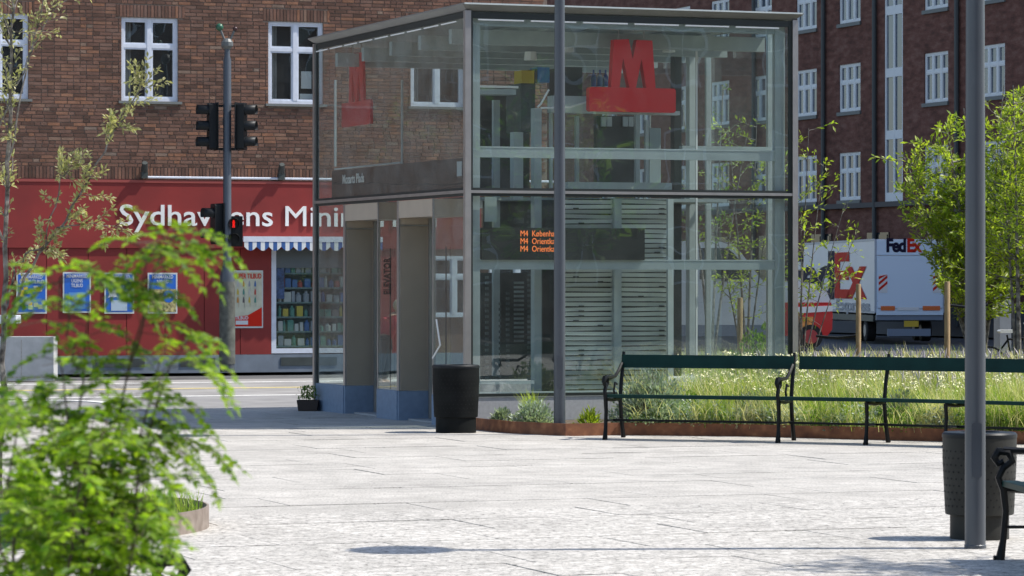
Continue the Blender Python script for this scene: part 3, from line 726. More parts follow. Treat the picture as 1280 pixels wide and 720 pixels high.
# inner steel frames behind the front glass
kbox('inner_frame', 591, 600, 20, 492, .08, .16, paintg)
kbox('inner_frame', 969, 981, 24, 492, .08, .16, paintg)
kbox('inner_frame', 600, 969, 187, 199, .09, .15, paintg)
kbox('inner_frame_lip', 600, 969, 185.5, 187, .085, .10, paintl)
kbox('inner_frame', 600, 969, 326, 337, .09, .15, paintg)
kbox('inner_frame_lip', 600, 969, 324.5, 326, .085, .10, paintl)
kbox('inner_frame', 710, 840, 228, 237, .5, .6, paintg)
kbox('inner_frame', 600, 969, 17.5, 37, .09, .22, mat('lintel_grey', (.33, .40, .44), .5))
MB().box(.18, KW-.2, .10, .2, PZ, PZ+.05).build('floor_rail', paintl, KK)
kbox('inner_frame', 601, 668, 476, 480, .16, .2, paintl)
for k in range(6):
    a = .13+k*.645; MB().box(a, a+.56, -.014, -.006, 4.672, 4.688).build('painted_light_slot', white_letter, KK)  # solid white strips stand in for sunlight through the gap under the roof
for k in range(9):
    b = .35+k*.62; MB().box(-.014, -.006, b, b+.52, 4.672, 4.686).build('painted_light_slot', white_letter, KK)  # same white strips for painted-in sunlight along the left face
# ceiling beams and fittings
for k in range(5):
    b = .7+k*1.1; MB().box(.06, KW-.06, b, b+.1, 4.45, 4.62).build('ceiling_beam', paintg, KK)
for a in (1.1, 2.2, 3.2): MB().box(a, a+.09, .3, KD-.2, 4.62, 4.74).build('ceiling_beam', paintg, KK)
MB().box(.05, KW-.05, .25, KD-.05, 4.745, 4.765).build('ceiling', mat('ceiling_panel', (.30, .34, .34), .6), KK)
for (px, py) in ((617, 48), (710, 60), (663, 70), (836, 60)):
    a = ka(px, 1.4); z = kz(px, py, 1.4); s = MB(); s.tube([(a, 1.4, z+.05), (a, 1.4, z-.05)], [.07, .08], 10); s.build('ceiling_spotlight', white_letter, KK)
# deep structure: lift shafts, columns
def post(px0, px1, py0, py1, b, m=paintg, name='steel_column', th=.12): return kbox(name, px0, px1, py0, py1, b, b+th, m)
post(843, 852, 44, 470, 2.2, steel_dark); post(862, 871, 62, 446, 2.6, paintl); post(883, 889, 70, 446, 3.6, paintg, th=.05)
kbox('glazing_bar', 870, 872, 64, 446, .9, .92, white_letter); kbox('glazing_bar', 979, 980.5, 40, 446, .5, .52, white_letter)
kbox('inner_frame', 853, 969, 183, 191, 1.6, 1.7, paintg); post(960, 967, 40, 446, 3.4, paintg, th=.06)
post(768, 777, 249, 490, .62, paintg); post(835, 842, 249, 470, .6, paintl, th=.05); post(697, 701, 250, 490, .75, steel_dark)
post(668, 677, 135, 492, .85, paintg); post(617, 625, 125, 470, 1.6, paintg, th=.06); post(642, 654, 165, 250, 1.2, paintl); post(688, 691, 120, 235, 1.0, paintl, th=.05)
post(720, 724, 145, 238, 1.8, paintl, th=.05); post(795, 800, 140, 238, 1.2, paintg, th=.06); post(807, 811, 150, 238, 1.25, paintl, th=.05)
kbox('landing_beam', 690, 745, 120, 141, .8, .95, paintl); kbox('landing_beam', 745, 850, 138, 143, .5, .6, paintl)
kbox('landing_beam', 600, 648, 107, 110, 1.0, 1.3, white_letter); kbox('landing_beam', 600, 645, 111, 118, 1.0, 1.3, paintg)
kbox('cabinet', 651, 669, 104, 165, 1.3, 1.8, mat('cabinet_green', (.06, .085, .08), .5)); kbox('cabinet', 705, 728, 84, 121, 1.2, 1.7, machine)
kbox('motor', 652, 668, 88, 104, 1.25, 1.5, mat('motor_yellow', (.50, .36, .03), .5)); kbox('motor', 672, 687, 84, 103, 1.25, 1.5, mat('motor_blue', (.03, .17, .42), .5))
kbox('motor', 668.5, 671.5, 86, 104, 1.25, 1.5, machine)
for px in (742, 750, 757): 
    a = ka(px, 1.3); s = MB(); z = kz(px, 108, 1.3); s.lathe([(0, z), (.035, z), (.035, z+.11), (.012, z+.15), (.012, z+.2), (0, z+.2)], 8, a, 1.3); s.build('canister', mat('canister_blue', (.03, .08, .3), .4), KK)
kbox('shaft_screen', 601, 662, 118, 238, 2.4, 2.5, machine); kbox('shaft_screen', 746, 794, 145, 238, 2.0, 2.1, machine)
kbox('shaft_screen', 601, 664, 341, 474, 1.7, 1.75, machine); kbox('shaft_screen', 678, 697, 250, 492, 1.2, 1.25, machine)
kbox('shaft_screen', 605, 664, 251, 324, 1.9, 1.95, mat('screen_teal', (.06, .09, .085), .5))
kbox('notice', 606, 621, 246, 277, .3, .31, mat('notice', (.36, .43, .41), .5)); kbox('notice', 812, 826, 160, 232, 1.9, 2.0, mat('notice2', (.3, .36, .37), .5))
for x0 in (752, 779):
    for i in range(2): kbox('small_pane', x0+i*7, x0+i*7+6, 146, 158, 1.96, 1.99, paintl)
# glimpses of ladders: rungs
def ladder(px0, px1, py0, py1, b, step, m):
    s = MB(); y = py0
    while y < py1:
        s.box(ka(px0, b), ka(px1, b), b, b+.02, kz(px0, y+step*.5, b), kz(px0, y, b)); y += step
    return s.build('cable_rack', m, KK)
rackm = mat('rack_grey', (.10, .125, .12), .6, var=.5, nscale=6)
ladder(607, 611, 345, 472, 1.4, 7, rackm); ladder(633, 637, 365, 460, 1.45, 6.5, rackm); ladder(643, 655, 352, 428, 1.5, 5.6, mat('rack_pale', (.2, .24, .23), .6, var=.4, nscale=5)); ladder(660, 665, 342, 474, 1.3, 6.5, rackm); ladder(624, 626.5, 378, 470, 1.5, 7, rackm)
ladder(643, 655, 258, 318, 1.8, 14, rackm); ladder(660, 664, 262, 322, 1.3, 7, rackm)
# arm / cable tubes
for pts in (((686, 112), (676, 130), (672, 134)), ((735, 127), (712, 134), (676, 135))):
    s = MB(); s.tube([(ka(x, .7), .7, kz(x, y, .7)) for x, y in pts], .012, 6); s.build('cable', white_letter, KK)
# blind panel: two stacks of pale slats
for (pa, pb) in ((699, 767), (777, 835)):
    y = 250.0; k = 0
    while y < 491:
        a0, a1 = ka(pa, .68), ka(pb, .68); z = kz((pa+pb)/2, y, .68); t_ = random.uniform(-.006, .006)
        s = MB(); h = .044
        s.add([(a0, .68, z+t_), (a1, .68, z-t_), (a1, .70, z-t_-h), (a0, .70, z+t_-h), (a0, .72, z+t_), (a1, .72, z-t_), (a1, .73, z-t_-h), (a0, .73, z+t_-h)],
              [(0,3,2,1), (4,5,6,7), (0,1,5,4), (2,3,7,6)])
        o = s.build('slat', slatm, KK)
        if random.random() < .45:
            aa = a0+(a1-a0)*random.choice((.25, .35, .7, .8)); MB().box(aa, aa+.07, .668, .676, z-h-.012, z-h+.008).build('clip', steel_dark, o)
        y += 6.1; k += 1
    MB().box(ka(pa, .78), ka(pb, .78), .78, .79, PZ+.02, KM-.05).build('blind_backing', mat('blind_back', (.035, .045, .042), .7), KK)
# left face upper: frame lines seen through the glass
def lline(px0, px1, py0, py1, b=None):
    aa = .7
    s = MB(); b0, b1 = kb(px1, aa), kb(px0, aa)
    D0 = P0.y+aa*math.sin(TH)+(b0+b1)/2*math.cos(TH)
    s.box(aa, aa+.02, b0, b1, CH-(py1-HZ)/F*D0, CH-(py0-HZ)/F*D0); return s.build('inner_door_frame', paintl, KK)
lline(417.5, 419, 100, 208); lline(418, 500, 206.5, 208.5); lline(501, 502.2, 100, 212); 
# floor inside
MB().box(.12, KW-.12, .13, KD-.13, -.01, .02).build('floor_slab', greyplinth, KK)
MB().box(.5, KW-.2, 1.5, KD-.2, KM-.06, KM-.02).build('landing_floor', paintg, KK)
MB().tube([(ka(549, .25), .35, 1.25), (ka(552, .25), .3, .95), (ka(546, .25), .4, .8)], .01, 6).build('door_handle', white_letter, KK)

# M signs
def m_sign(w, h, d, label, loc, rz):
    """red M standing on a slab"""
    sc_ = w/108.0
    X = lambda p: (p-791)*sc_
    Z = lambda p: (140-p)*sc_
    T = thing('metro_sign', label, 'sign', loc, rz, 'red metro signs inside the pavilion')
    s = MB(); s.cbox(X(737), X(845), 0, d, Z(140), Z(112.0), .02)
    s.build('sign_bar', mred, T)
    out = [(764, 111.9), (767.5, 57), (786, 56), (791, 79), (796, 56.5), (815.5, 57), (819.5, 111.9), (808, 111.9), (802, 78), (795, 111.9), (787, 111.9), (779, 78), (774.5, 111.9)]
    s = MB(); n = len(out); vs = [Vector((X(x), 0, Z(z))) for x, z in out]
    bm = bmesh.new(); bv = [bm.verts.new(v) for v in vs]; f = bm.faces.new(bv); r = bmesh.ops.extrude_face_region(bm, geom=[f])
    for e in r['geom']:
        if isinstance(e, bmesh.types.BMVert): e.co.y += d
    bmesh.ops.triangulate(bm, faces=[f_ for f_ in bm.faces if len(f_.verts) > 4]); bmesh.ops.recalc_face_normals(bm, faces=bm.faces)
    me = bpy.data.meshes.new('letter_m'); bm.to_mesh(me); bm.free(); me.materials.append(mred); link('letter_m', me, T)
    s = MB()
    for x in (775, 807): s.tube([(X(x), d/2, Z(57)), (X(x), d/2, Z(57)+.34)], .008, 6)
    s.build('hanger', steel, T)
    return T
bS = .30; aS = ka(791, bS); wS = ka(845, bS)-ka(737, bS)
m_sign(wS, 0, .10, 'large red metro M sign facing the square behind the front glass', P0+U*aS+V*bS+Vector((0, 0, kz(791, 140, bS))), TH)
bl, br = kb(463, .35), kb(427, .35)
m_sign(abs(br-bl), 0, .035, 'red metro M sign seen edge-on through the left glass', P0+U*.35+V*((bl+br)/2)+Vector((0, 0, CH-(157-HZ)/F*(P0.y+(bl+br)/2*math.cos(TH)+.1))), TH-R(90))
# display board
bD = .05
DB = thing('departure_display', 'long black departure display with orange text behind the front glass', 'display', P0+U*ka(602.5, bD)+V*bD+Vector((0, 0, kz(700, 325, bD))), TH)
Wd = ka(806, bD)-ka(602.5, bD); Hd = kz(700, 285, bD)-kz(700, 325, bD)
MB().cbox(0, Wd, 0, .07, 0, Hd, .006).build('housing', boardm, DB)
for k, ln in enumerate(('M4  København S', 'M4  Orientkaj', 'M4  Orientkaj')):
    x = ka(650, bD)-ka(602.5, bD)
    t = text('display_line', ln, .098, orange, DB, (x, -.003, Hd-.098-.088*k), UPR, .001, 0, sx=.80)
# glimpsed red vertical object + people side
# ------------------------------------------------------------ person in red behind the pavilion
def skin_person(name, label, loc, rz, joints, edges, mats_spec):
    T = thing(name, label, 'person', loc, rz)
    return T
def skinned(name, pts, edges, rad, m, parent, sub=1):
    me = bpy.data.meshes.new(name); me.from_pydata(pts, edges, []); o = bpy.data.objects.new(name, me); C.objects.link(o)
    md = o.modifiers.new('skin', 'SKIN'); 
    for i, r in enumerate(rad): me.skin_vertices[0].data[i].radius = (r, r) if not isinstance(r, tuple) else r
    me.skin_vertices[0].data[0].use_root = True
    sm = o.modifiers.new('sub', 'SUBSURF'); sm.levels = sub; sm.render_levels = sub
    dg = bpy.context.evaluated_depsgraph_get(); me2 = bpy.data.meshes.new_from_object(o.evaluated_get(dg)); bpy.data.objects.remove(o)
    me2.materials.clear(); me2.materials.append(m); me2.polygons.foreach_set('use_smooth', [True]*len(me2.polygons)); me2.name = name
    return link(name, me2, parent)
pp = gr(482, 481); PT = thing('person', 'fair-haired person in red jacket leaning forward, seen through the pavilion glass', 'person', (pp.x, pp.y, 0), 0)
skinm = mat('skin', (.45, .27, .19), .6); jacket = mat('red_jacket', (.42, .03, .05), .8, var=.1, nscale=9); trous = mat('dark_trousers', (.03, .04, .05), .9); hairm = mat('fair_hair', (.42, .36, .26), .8)
body = [(0,0,.74),(0.02,0,.86),(.10,0,1.02),(.16,0,1.12),(.19,0,1.17),(.22,-.02,1.24),(.23,-.02,1.30),
        (-.02,.09,.70),(.04,.10,.40),(-.04,.10,.07),(.09,.10,.03),(-.02,-.09,.70),(-.06,-.10,.40),(-.12,-.10,.07),(.0,-.10,.03),
        (.14,.15,1.08),(.22,.19,.90),(.38,.14,.86),(.46,.12,.86),(.14,-.15,1.08),(.22,-.20,.90),(.38,-.14,.86),(.46,-.12,.86)]
be = [(0,1),(1,2),(2,3),(3,4),(4,5),(5,6),(0,7),(7,8),(8,9),(9,10),(0,11),(11,12),(12,13),(13,14),(3,15),(15,16),(16,17),(17,18),(3,19),(19,20),(20,21),(21,22)]
br_ = [.11,.10,.12,.10,.045,.085,.075,.085,.055,.04,.03,.085,.055,.04,.03,.05,.042,.033,.025,.05,.042,.033,.025]
skinned('body', body, be, br_, skinm, PT, 2)
skinned('jacket', [body[i] for i in (0,1,2,3,15,16,17,19,20,21)], [(0,1),(1,2),(2,3),(3,4),(4,5),(5,6),(3,7),(7,8),(8,9)], [.14,.14,.155,.125,.07,.06,.05,.07,.06,.05], jacket, PT, 2)
skinned('trousers', [body[i] for i in (0,7,8,9,11,12,13)], [(0,1),(1,2),(2,3),(0,4),(4,5),(5,6)], [.13,.11,.075,.06,.11,.075,.06], trous, PT, 2)
for s_ in (1, -1):
    for k in range(4):
        y0 = s_*.12+(k-1.5)*.018
        skinned('finger', [(.47, y0, .86), (.50+.004*(k % 2), y0, .858), (.515, y0, .84)], [(0,1),(1,2)], [.010,.009,.007], skinm, PT, 1)
    skinned('thumb', [(.45, s_*.12-s_*.03, .86), (.475, s_*.12-s_*.05, .85)], [(0,1)], [.011,.009], skinm, PT, 1)
s = MB(); s.sphere((.215, -.02, 1.29), .10, 12, 1.05); h = s.build('hair', hairm, PT, True); 
s = MB(); s.tube([(.31, -.02, 1.25), (.335, -.02, 1.235)], [.015, .01], 6); s.build('nose', skinm, PT, True)
# she holds a walking frame
WF = thing('walking_frame', 'small wheeled walking frame held by the person in red', 'walker', (pp.x+.5, pp.y, 0), 0)
s = MB()
for y in (-.12, .12): s.tube([(-.04, y, .835), (.06, y, .83), (.16, y, .6), (.2, y, .1)], .013, 6); s.tube([(.06, y, .6), (-.02, y, .1)], .013, 6)
s.tube([(.1, -.12, .5), (.1, .12, .5)], .012, 6); s.build('frame', steel, WF)
for x, y in ((.2, -.12), (.2, .12), (-.02, -.12), (-.02, .12)):
    s = MB(); s.tube([(x, y-.015, .08), (x, y+.015, .08)], .08, 14); s.build('wheel', tyre, WF)

# ------------------------------------------------------------ poles
def lamp_post(px, D, H, r0, r1, label, z0=0, disc=.33):
    T = thing('lamp_post', label, 'lamp post', ((px-640)/F*D, D, z0), 0, 'round grey lamp posts on the square')
    s = MB(); s.lathe([(0, 0), (r0, 0), (r0*.985, H*.3), (r1, H-.05), (0, H-.05)], 24); o = s.build('pole', pole_m, T, True); smooth_by_angle(o)
    s = MB(); s.lathe([(r0+.004, .0), (r0+.004, .02), (r0, .024)], 24); s.build('base_collar', pole_m, T)
    MB().cbox(-.032, .032, -r0*.985-.004, -r0*.80, .45, .80, .012).build('access_hatch', pole_m, T)
    s = MB(); s.lathe([(0, H-.06), (disc, H-.04), (disc, H), (disc*.3, H+.06), (0, H+.07)], 32); smooth_by_angle(s.build('lamp_head', pole_m, T))
    return T
lamp_post(699.5, 36.9, 5.75, .064, .054, 'slim grey lamp post rising from the planting in front of the pavilion', .06)
lamp_post(1219, 21.3, 5.12, .066, .055, 'thick grey lamp post in front of the right litter bin')

# ------------------------------------------------------------ bins
def litter_bin(p, R_, H, label, shell, base_r=.78, open_top=False):
    T = thing('litter_bin', label, 'litter bin', p, 0, 'perforated litter bins on the square')
    zb_ = .16*H/.7
    s = MB(); s.lathe([(R_*base_r, 0), (R_*base_r, zb_+.02)], 32); smooth_by_angle(s.build('base', shell, T))
    s = MB(); s.lathe([(R_*.9, zb_), (R_*.93, zb_+.005), (R_, H*.75), (R_, H-.03), (R_*.97, H-.03), (R_*.9, zb_+.05)], 40); smooth_by_angle(s.build('body', shell, T))
    s = MB(); s.lathe([(R_*1.015, H-.035), (R_*1.015, H-.012), (R_*.97, H), (R_*.55, H+.002), (R_*.5, H-.03), (0, H-.04)], 40); smooth_by_angle(s.build('lid', black_pl, T))
    s = MB()
    rows = int((H-.1-zb_)/.045)
    for j in range(rows):
        z = zb_+.06+j*.045
        if z > H-.07: break
        rr = R_*(.93+.07*min(1, (z-zb_)/(H*.75-zb_)))+.001
        for k in range(34):
            a = 2*math.pi*(k+.5*(j % 2))/34; c_, s_ = math.cos(a), math.sin(a); q = .007
            cx, cy = rr*c_, rr*s_
            s.add([(cx-s_*q*math.cos(b), cy+c_*q*math.cos(b), z+q*math.sin(b)) for b in [math.pi/3*i for i in range(6)]], [tuple(range(6))])
    s.build('perforation', hole, T)['kind'] = 'stuff'
    return T
litter_bin((-.625, 37.45, 0), .262, .755, 'dark litter bin at the corner of the pavilion', binm, .86)
litter_bin((3.06+.015, 22.1, 0), .242, .70, 'grey perforated litter bin behind the thick lamp post', binm2, .80)

# ------------------------------------------------------------ benches
def side_frame(arm, T):
    """cast-iron frame in local yz (front at y=0, back at y=+.5)"""
    s = MB()
    w = .022
    def poly(pts, r): s.tube([(0, y, z) for y, z in pts], r, 6)
    poly([(-.02, .0), (.0, .12), (.015, .30), (.0, .44)], [.030, .021, .021, .025])
    poly([(.56, .0), (.50, .20), (.46, .42), (.50, .62), (.555, .80), (.58, .925)], [.026, .023, .023, .022, .022, .017])
    poly([(.0, .43), (.2, .415), (.46, .42)], .018)
    poly([(.0, .20), (.5, .20)], .010)
    poly([(-.02, .012), (-.06, .012)], .016); poly([(.56, .012), (.60, .012)], .016)
    if arm:
        poly([(.0, .42), (-.03, .50), (.0, .56), (.055, .60), (.03, .655), (-.03, .66), (-.055, .62), (-.03, .585), (.0, .60)], [.02, .022, .022, .024, .028, .028, .026, .022, .02])
        poly([(.0, .665), (.15, .66), (.30, .665), (.42, .73), (.52, .80)], [.024, .020, .018, .018, .018])
        poly([(.30, .42), (.26, .52), (.30, .60), (.36, .58)], .012)
    o = s.build('side_frame', iron, T); smooth_by_angle(o, 50); return o
def bench(pts, arms, label, group=None, ends=.0):
    """pts: ground points of the front feet; planks run between consecutive frames"""
    base = pts[0]; T = thing('park_bench', label, 'bench', base, 0, group)
    n = len(pts)
    angs = []
    for i in range(n):
        d = (pts[min(i+1, n-1)]-pts[max(i-1, 0)]); angs.append(math.atan2(d.y, d.x))
    for i, p in enumerate(pts):
        if arms[i] is None: continue
        o = side_frame(arms[i], T); q = p-base; o.location = (q.x, q.y, 0); o.rotation_euler = (0, 0, angs[i])
    def plank(name, i, y0, y1, z0, z1, m, tilt=0, ex=.012):
        a = pts[i]-base; b = pts[i+1]-base
        na = Vector((-math.sin(angs[i]), math.cos(angs[i]), 0)); nb = Vector((-math.sin(angs[i+1]), math.cos(angs[i+1]), 0))
        d = (b-a).normalized()*ex
        A0, A1 = a+na*y0+d, a+na*(y0+tilt)+d; B0, B1 = b+nb*y0-d, b+nb*(y0+tilt)-d; ta, tb = na*(y1-y0), nb*(y1-y0)
        vs = [A0+Vector((0,0,z0)), B0+Vector((0,0,z0)), B0+tb+Vector((0,0,z0)), A0+ta+Vector((0,0,z0)), A1+Vector((0,0,z1)), B1+Vector((0,0,z1)), B1+tb+Vector((0,0,z1)), A1+ta+Vector((0,0,z1))]
        MB().add(vs, [(0,3,2,1),(4,5,6,7),(0,1,5,4),(1,2,6,5),(2,3,7,6),(3,0,4,7)]).build(name, m, T)
    for i in range(n-1):
        for k in range(4): plank('seat_slat', i, -.01+k*.118, .09+k*.118, .448-.006*k, .482-.006*k, bench_g, ex=-.001)
        plank('back_rail', i, .515, .545, .755, .895, bench_g, .022, ex=.0)
        plank('stretcher', i, .235, .26, .188, .212, iron, ex=0)
    return T
fp = [gr(757, 549.5), gr(973, 553.5), gr(1083, 556), gr(1182, 559), gr(1292, 563)]
bench(fp[:2]+[], [True, True], 'dark green bench section left of the curve, in front of the pavilion', 'green benches along the planting')
bench([fp[1]+Vector((.025, -.008, 0)), fp[2], fp[3], fp[4]], [None, False, False, True], 'long curved dark green bench along the grasses on the right', 'green benches along the planting')
bq = gr(1254, 700)
bench([bq, bq+Vector((.12, -1.9, 0))], [True, True], 'nearest dark green bench with scrolled iron arm at the right edge')
bl_ = Vector((-1.27, 12.5, 0))
bench([bl_+Vector((0, -1.9, 0)), bl_], [True, True], 'park bench behind the foreground shrub, one scrolled arm showing')

# ------------------------------------------------------------ planting bed
edge = [gr(590, 533), gr(597, 537.5), gr(640, 542), gr(707, 545), gr(775, 543.7), gr(900, 545), gr(1040, 548.6), gr(1182, 552), gr(1300, 556), gr(1420, 561)]
edge[0] = P0+Vector((.02, -.02, 0))
ED = thing('planter_edging', 'rusty steel edging round the planting bed behind the benches', 'edging', edge[3])
for i in range(len(edge)-1):
    a, b = edge[i]-edge[3], edge[i+1]-edge[3]; n = Vector((-(b-a).y, (b-a).x, 0)).normalized()*.012
    MB().slab([a, b, b+n, a+n], -.01, .135).build('edging_plate', corten, ED)
bedpoly = [p+Vector((0, .013, 0)) for p in edge]+[Vector((14, 38, 0)), Vector((16, 62, 0)), Vector((5.2, 62, 0)), P0+U*(KW+.15)+V*(KD), P0+U*(KW+.15)+V*(-.02), P0+U*.02+V*(-.03)]
bm = bmesh.new(); vs = [bm.verts.new((p.x, p.y, .085)) for p in bedpoly]; f = bm.faces.new(vs); bmesh.ops.triangulate(bm, faces=[f]); bmesh.ops.recalc_face_normals(bm, faces=bm.faces)
me = bpy.data.meshes.new('planting_soil'); bm.to_mesh(me); bm.free(); me.materials.append(earth)
if me.polygons[0].normal.z < 0: me.flip_normals()
struct(link('planting_soil', me))
def front_y(x):
    for i in range(len(edge)-1):
        if edge[i].x <= x <= edge[i+1].x:
            t = (x-edge[i].x)/(edge[i+1].x-edge[i].x); return edge[i].y+(edge[i+1].y-edge[i].y)*t
    return edge[-1].y
def kiosk_inside(x, y, m=.05):
    d = Vector((x, y, 0))-P0; a = d.dot(U); b = d.dot(V); return a < KW+m and b > -m
def blade(mb, x, y, z, h, wd, lean, az):
    dx, dy = math.cos(az), math.sin(az); px_, py_ = -dy*wd/2, dx*wd/2
    if abs(px_) < wd*.3: px_ = wd*.35
    p1 = (x+dx*lean*.35*h, y+dy*lean*.35*h, z+h*.6); p2 = (x+dx*lean*h, y+dy*lean*h, z+h)
    mb.add([(x-px_, y-py_, z), (x+px_, y+py_, z), (p1[0]+px_*.8, p1[1]+py_*.8, p1[2]), (p1[0]-px_*.8, p1[1]-py_*.8, p1[2]), p2], [(0,1,2,3), (3,2,4)])
gg = MB(); gs = MB(); fl = MB(); fv = MB(); rnd = random.random
def tuft(x, y, h, n, spread=.12, straw=.3, z=.085, w=.006, lean=.5):
    for _ in range(n):
        a = rnd()*6.283; r = spread*rnd()
        blade(gs if rnd() < straw else gg, x+r*math.cos(a), y+r*math.sin(a), z, h*random.uniform(.55, 1.1), w*random.uniform(.7, 1.4), random.uniform(.05, lean), rnd()*6.283)
for _ in range(1500):
    x = random.uniform(1.35, 7.4); y = front_y(x)+.1+3.4*rnd()**1.3
    if kiosk_inside(x, y): continue
    if x < 1.9 and rnd() < .5: continue
    s_ = noise.noise((x*1.6, y*1.6, 0)); q_ = noise.noise((x*2.2, y*1.2, 9))
    if noise.noise((x*.9, y*1.4, 3)) > .25 and rnd() < .8: continue
    tuft(x, y, max(.16, .38+.45*s_+(.14 if y > front_y(x)+.6 else 0)), 16, .13, .25+.75*(q_ > .12), lean=.5+.4*rnd())
for _ in range(900):
    x = random.uniform(3.0, 12); y = random.uniform(39.5, 60)
    if kiosk_inside(x, y) or x > .17*y+.5: continue
    tuft(x, y, (.5+.25*rnd())*(1 if y < 48 else .7), 14, .2, .55, w=.010)
for _ in range(800):      # flower heads
    x = random.uniform(1.9, 7.2); y = front_y(x)+.2+2.6*rnd()
    if kiosk_inside(x, y): continue
    h = random.uniform(.42, .78); r = random.uniform(.02, .045)
    if noise.noise((x*.9, y*.9, 5)) > -.25:
        blade(gg, x, y, .085, h, .005, .05, rnd()*6.28)
        for _k in range(9): fl.leaf(Vector((x+random.gauss(0, r*.7), y+random.gauss(0, r*.7), .085+h+random.gauss(0, r*.35))), Vector((random.gauss(0, 1), random.gauss(0, 1), random.gauss(0, .6))), Vector((random.gauss(0, 1), random.gauss(0, 1), 1)), .026, .018)
for _ in range(1500):      # feathery  lavender/whitish heads behind the bench rail
    x = random.uniform(3.2, 9.6); y = random.uniform(38.6, 50)
    if kiosk_inside(x, y) or x > .165*y+.3: continue
    h = random.uniform(.35, .62+.018*(50-y)); lean = random.uniform(-.12, .12)
    blade(gs, x, y, .085, h, .005, .08, rnd()*6.28)
    m_ = fv if rnd() < .6 else gs
    m_.tube([(x+lean*.3, y, h-.06), (x+lean*.6, y, h+.02), (x+lean, y, h+.09)], [.004, .011, .003], 4, False)
for _ in range(120):      # stalks hanging over the edging and dry leaning stems
    x = random.uniform(1.3, 6.8); y = front_y(x)+.06
    blade(gs, x, y, .1, random.uniform(.15, .35), .008, random.uniform(.8, 1.8), -math.pi/2+random.gauss(0, .6))
for _ in range(500):
    x = random.uniform(1.3, 7.2); y = front_y(x)+.1+2*rnd()
    if kiosk_inside(x, y): continue
    blade(gs, x, y, .085, random.uniform(.3, .7), .007, random.uniform(.3, 1.2), rnd()*6.28)
tag(gg.build('meadow_grass', grass_g), 'green meadow grass filling the planting bed', 'grass', None, 'stuff')
tag(gs.build('straw_grass', grass_s), 'straw coloured feather grass among the green meadow grass', 'grass', None, 'stuff')
for _ in range(34):
    x = random.uniform(1.7, 7.2); y = front_y(x)+.3+2.2*rnd()
    if kiosk_inside(x, y, .15): continue
    tuft(x, y, random.uniform(.55, .85), 110, .16, random.choice((.05, .9, .9)), w=.007, lean=.75)
gc1 = MB(); gc2 = MB()
for _ in range(520):
    x = random.uniform(1.35, 7.3); y = front_y(x)+.06+1.5*rnd()**1.5
    if kiosk_inside(x, y, .1): continue
    q_ = noise.noise((x*1.3, y*1.3, 21)); m_ = gc1 if q_ > .02 else gc2; h_ = random.uniform(.08, .30)
    for _k in range(34):
        a = rnd()*6.283; rr = .12*rnd()
        m_.leaf(Vector((x+rr*math.cos(a), y+rr*math.sin(a), .085+h_*rnd()**.6)), Vector((math.cos(a), math.sin(a), random.uniform(-.2, 1.2))), Vector((random.gauss(0, .6), random.gauss(0, .6), 1)), random.uniform(.03, .07), random.uniform(.015, .03))
tag(gc1.build('ground_cover', leaf_g), 'low green leafy ground cover between the meadow grasses', 'ground cover', None, 'stuff')
tag(gc2.build('ground_cover', leaf_s), 'low silvery ground cover along the rusty edging', 'ground cover', None, 'stuff')
tag(fl.build('yarrow_flower', flower_y), 'cream flat flower heads dotted over the meadow grass', 'flowers', None, 'stuff')
tag(fv.build('feathery_flower', flower_v), 'greyish lavender flower spikes above the bench rail', 'flowers', None, 'stuff')
def clump(name, label, px, D, h, r, m, n=260, lw=.022, ll=.06, cat='plant', zb=.085, up_=.5):
    x = (px-640)/F*D; T = thing(name, label, cat, (x, D, zb))
    s = MB(); st = MB()
    for _ in range(n):
        a = rnd()*6.283; el = math.acos(1-rnd()*.98); rr = r*random.uniform(.5, 1)
        d = Vector((math.sin(el)*math.cos(a)*rr, math.sin(el)*math.sin(a)*rr, math.cos(el)*h*random.uniform(.5, 1)))
        if rnd() < .25: st.tube([(0, 0, 0), tuple(d*.55+Vector((0, 0, .02))), tuple(d)], [.004, .003, .002], 4, False)
        for _k in range(4):
            q = d+Vector((random.gauss(0, .02), random.gauss(0, .02), random.gauss(0, .02)))
            s.leaf(q, d.normalized()*1.2+Vector((random.gauss(0, .5), random.gauss(0, .5), random.gauss(up_, .4))), Vector((random.gauss(0, 1), random.gauss(0, 1), 1)), ll*random.uniform(.6, 1.2), lw)
    s.build('leaves', m, T); st.build('stem', bark_d, T); return T
clump('lavender_cotton', 'silvery low plant at the foot of the middle lamp post', 668, 37.4, .25, .24, leaf_s, 240)
clump('lavender_cotton', 'small silvery plant left of the yellow-green tuft', 628, 37.9, .14, .12, leaf_s, 80)
clump('silver_shrub', 'silvery grey-green shrub behind the left end of the bench', 815, 37.2, .60, .48, leaf_s, 700)
clump('silver_shrub', 'silvery mound of foliage in the bed near the middle of the bench', 945, 37.1, .42, .36, leaf_s, 420)
clump('silver_shrub', 'silver-blue mound right of the second bench support', 1125, 36.3, .42, .38, leaf_s, 440)
clump('green_shrub', 'dark glossy low shrub behind the bench at the far right', 1262, 36.0, .30, .3, leaf_g, 300, .03)
clump('green_shrub', 'mid green leafy perennial among the grass in the bench middle', 1035, 36.9, .36, .34, leaf_g, 300)
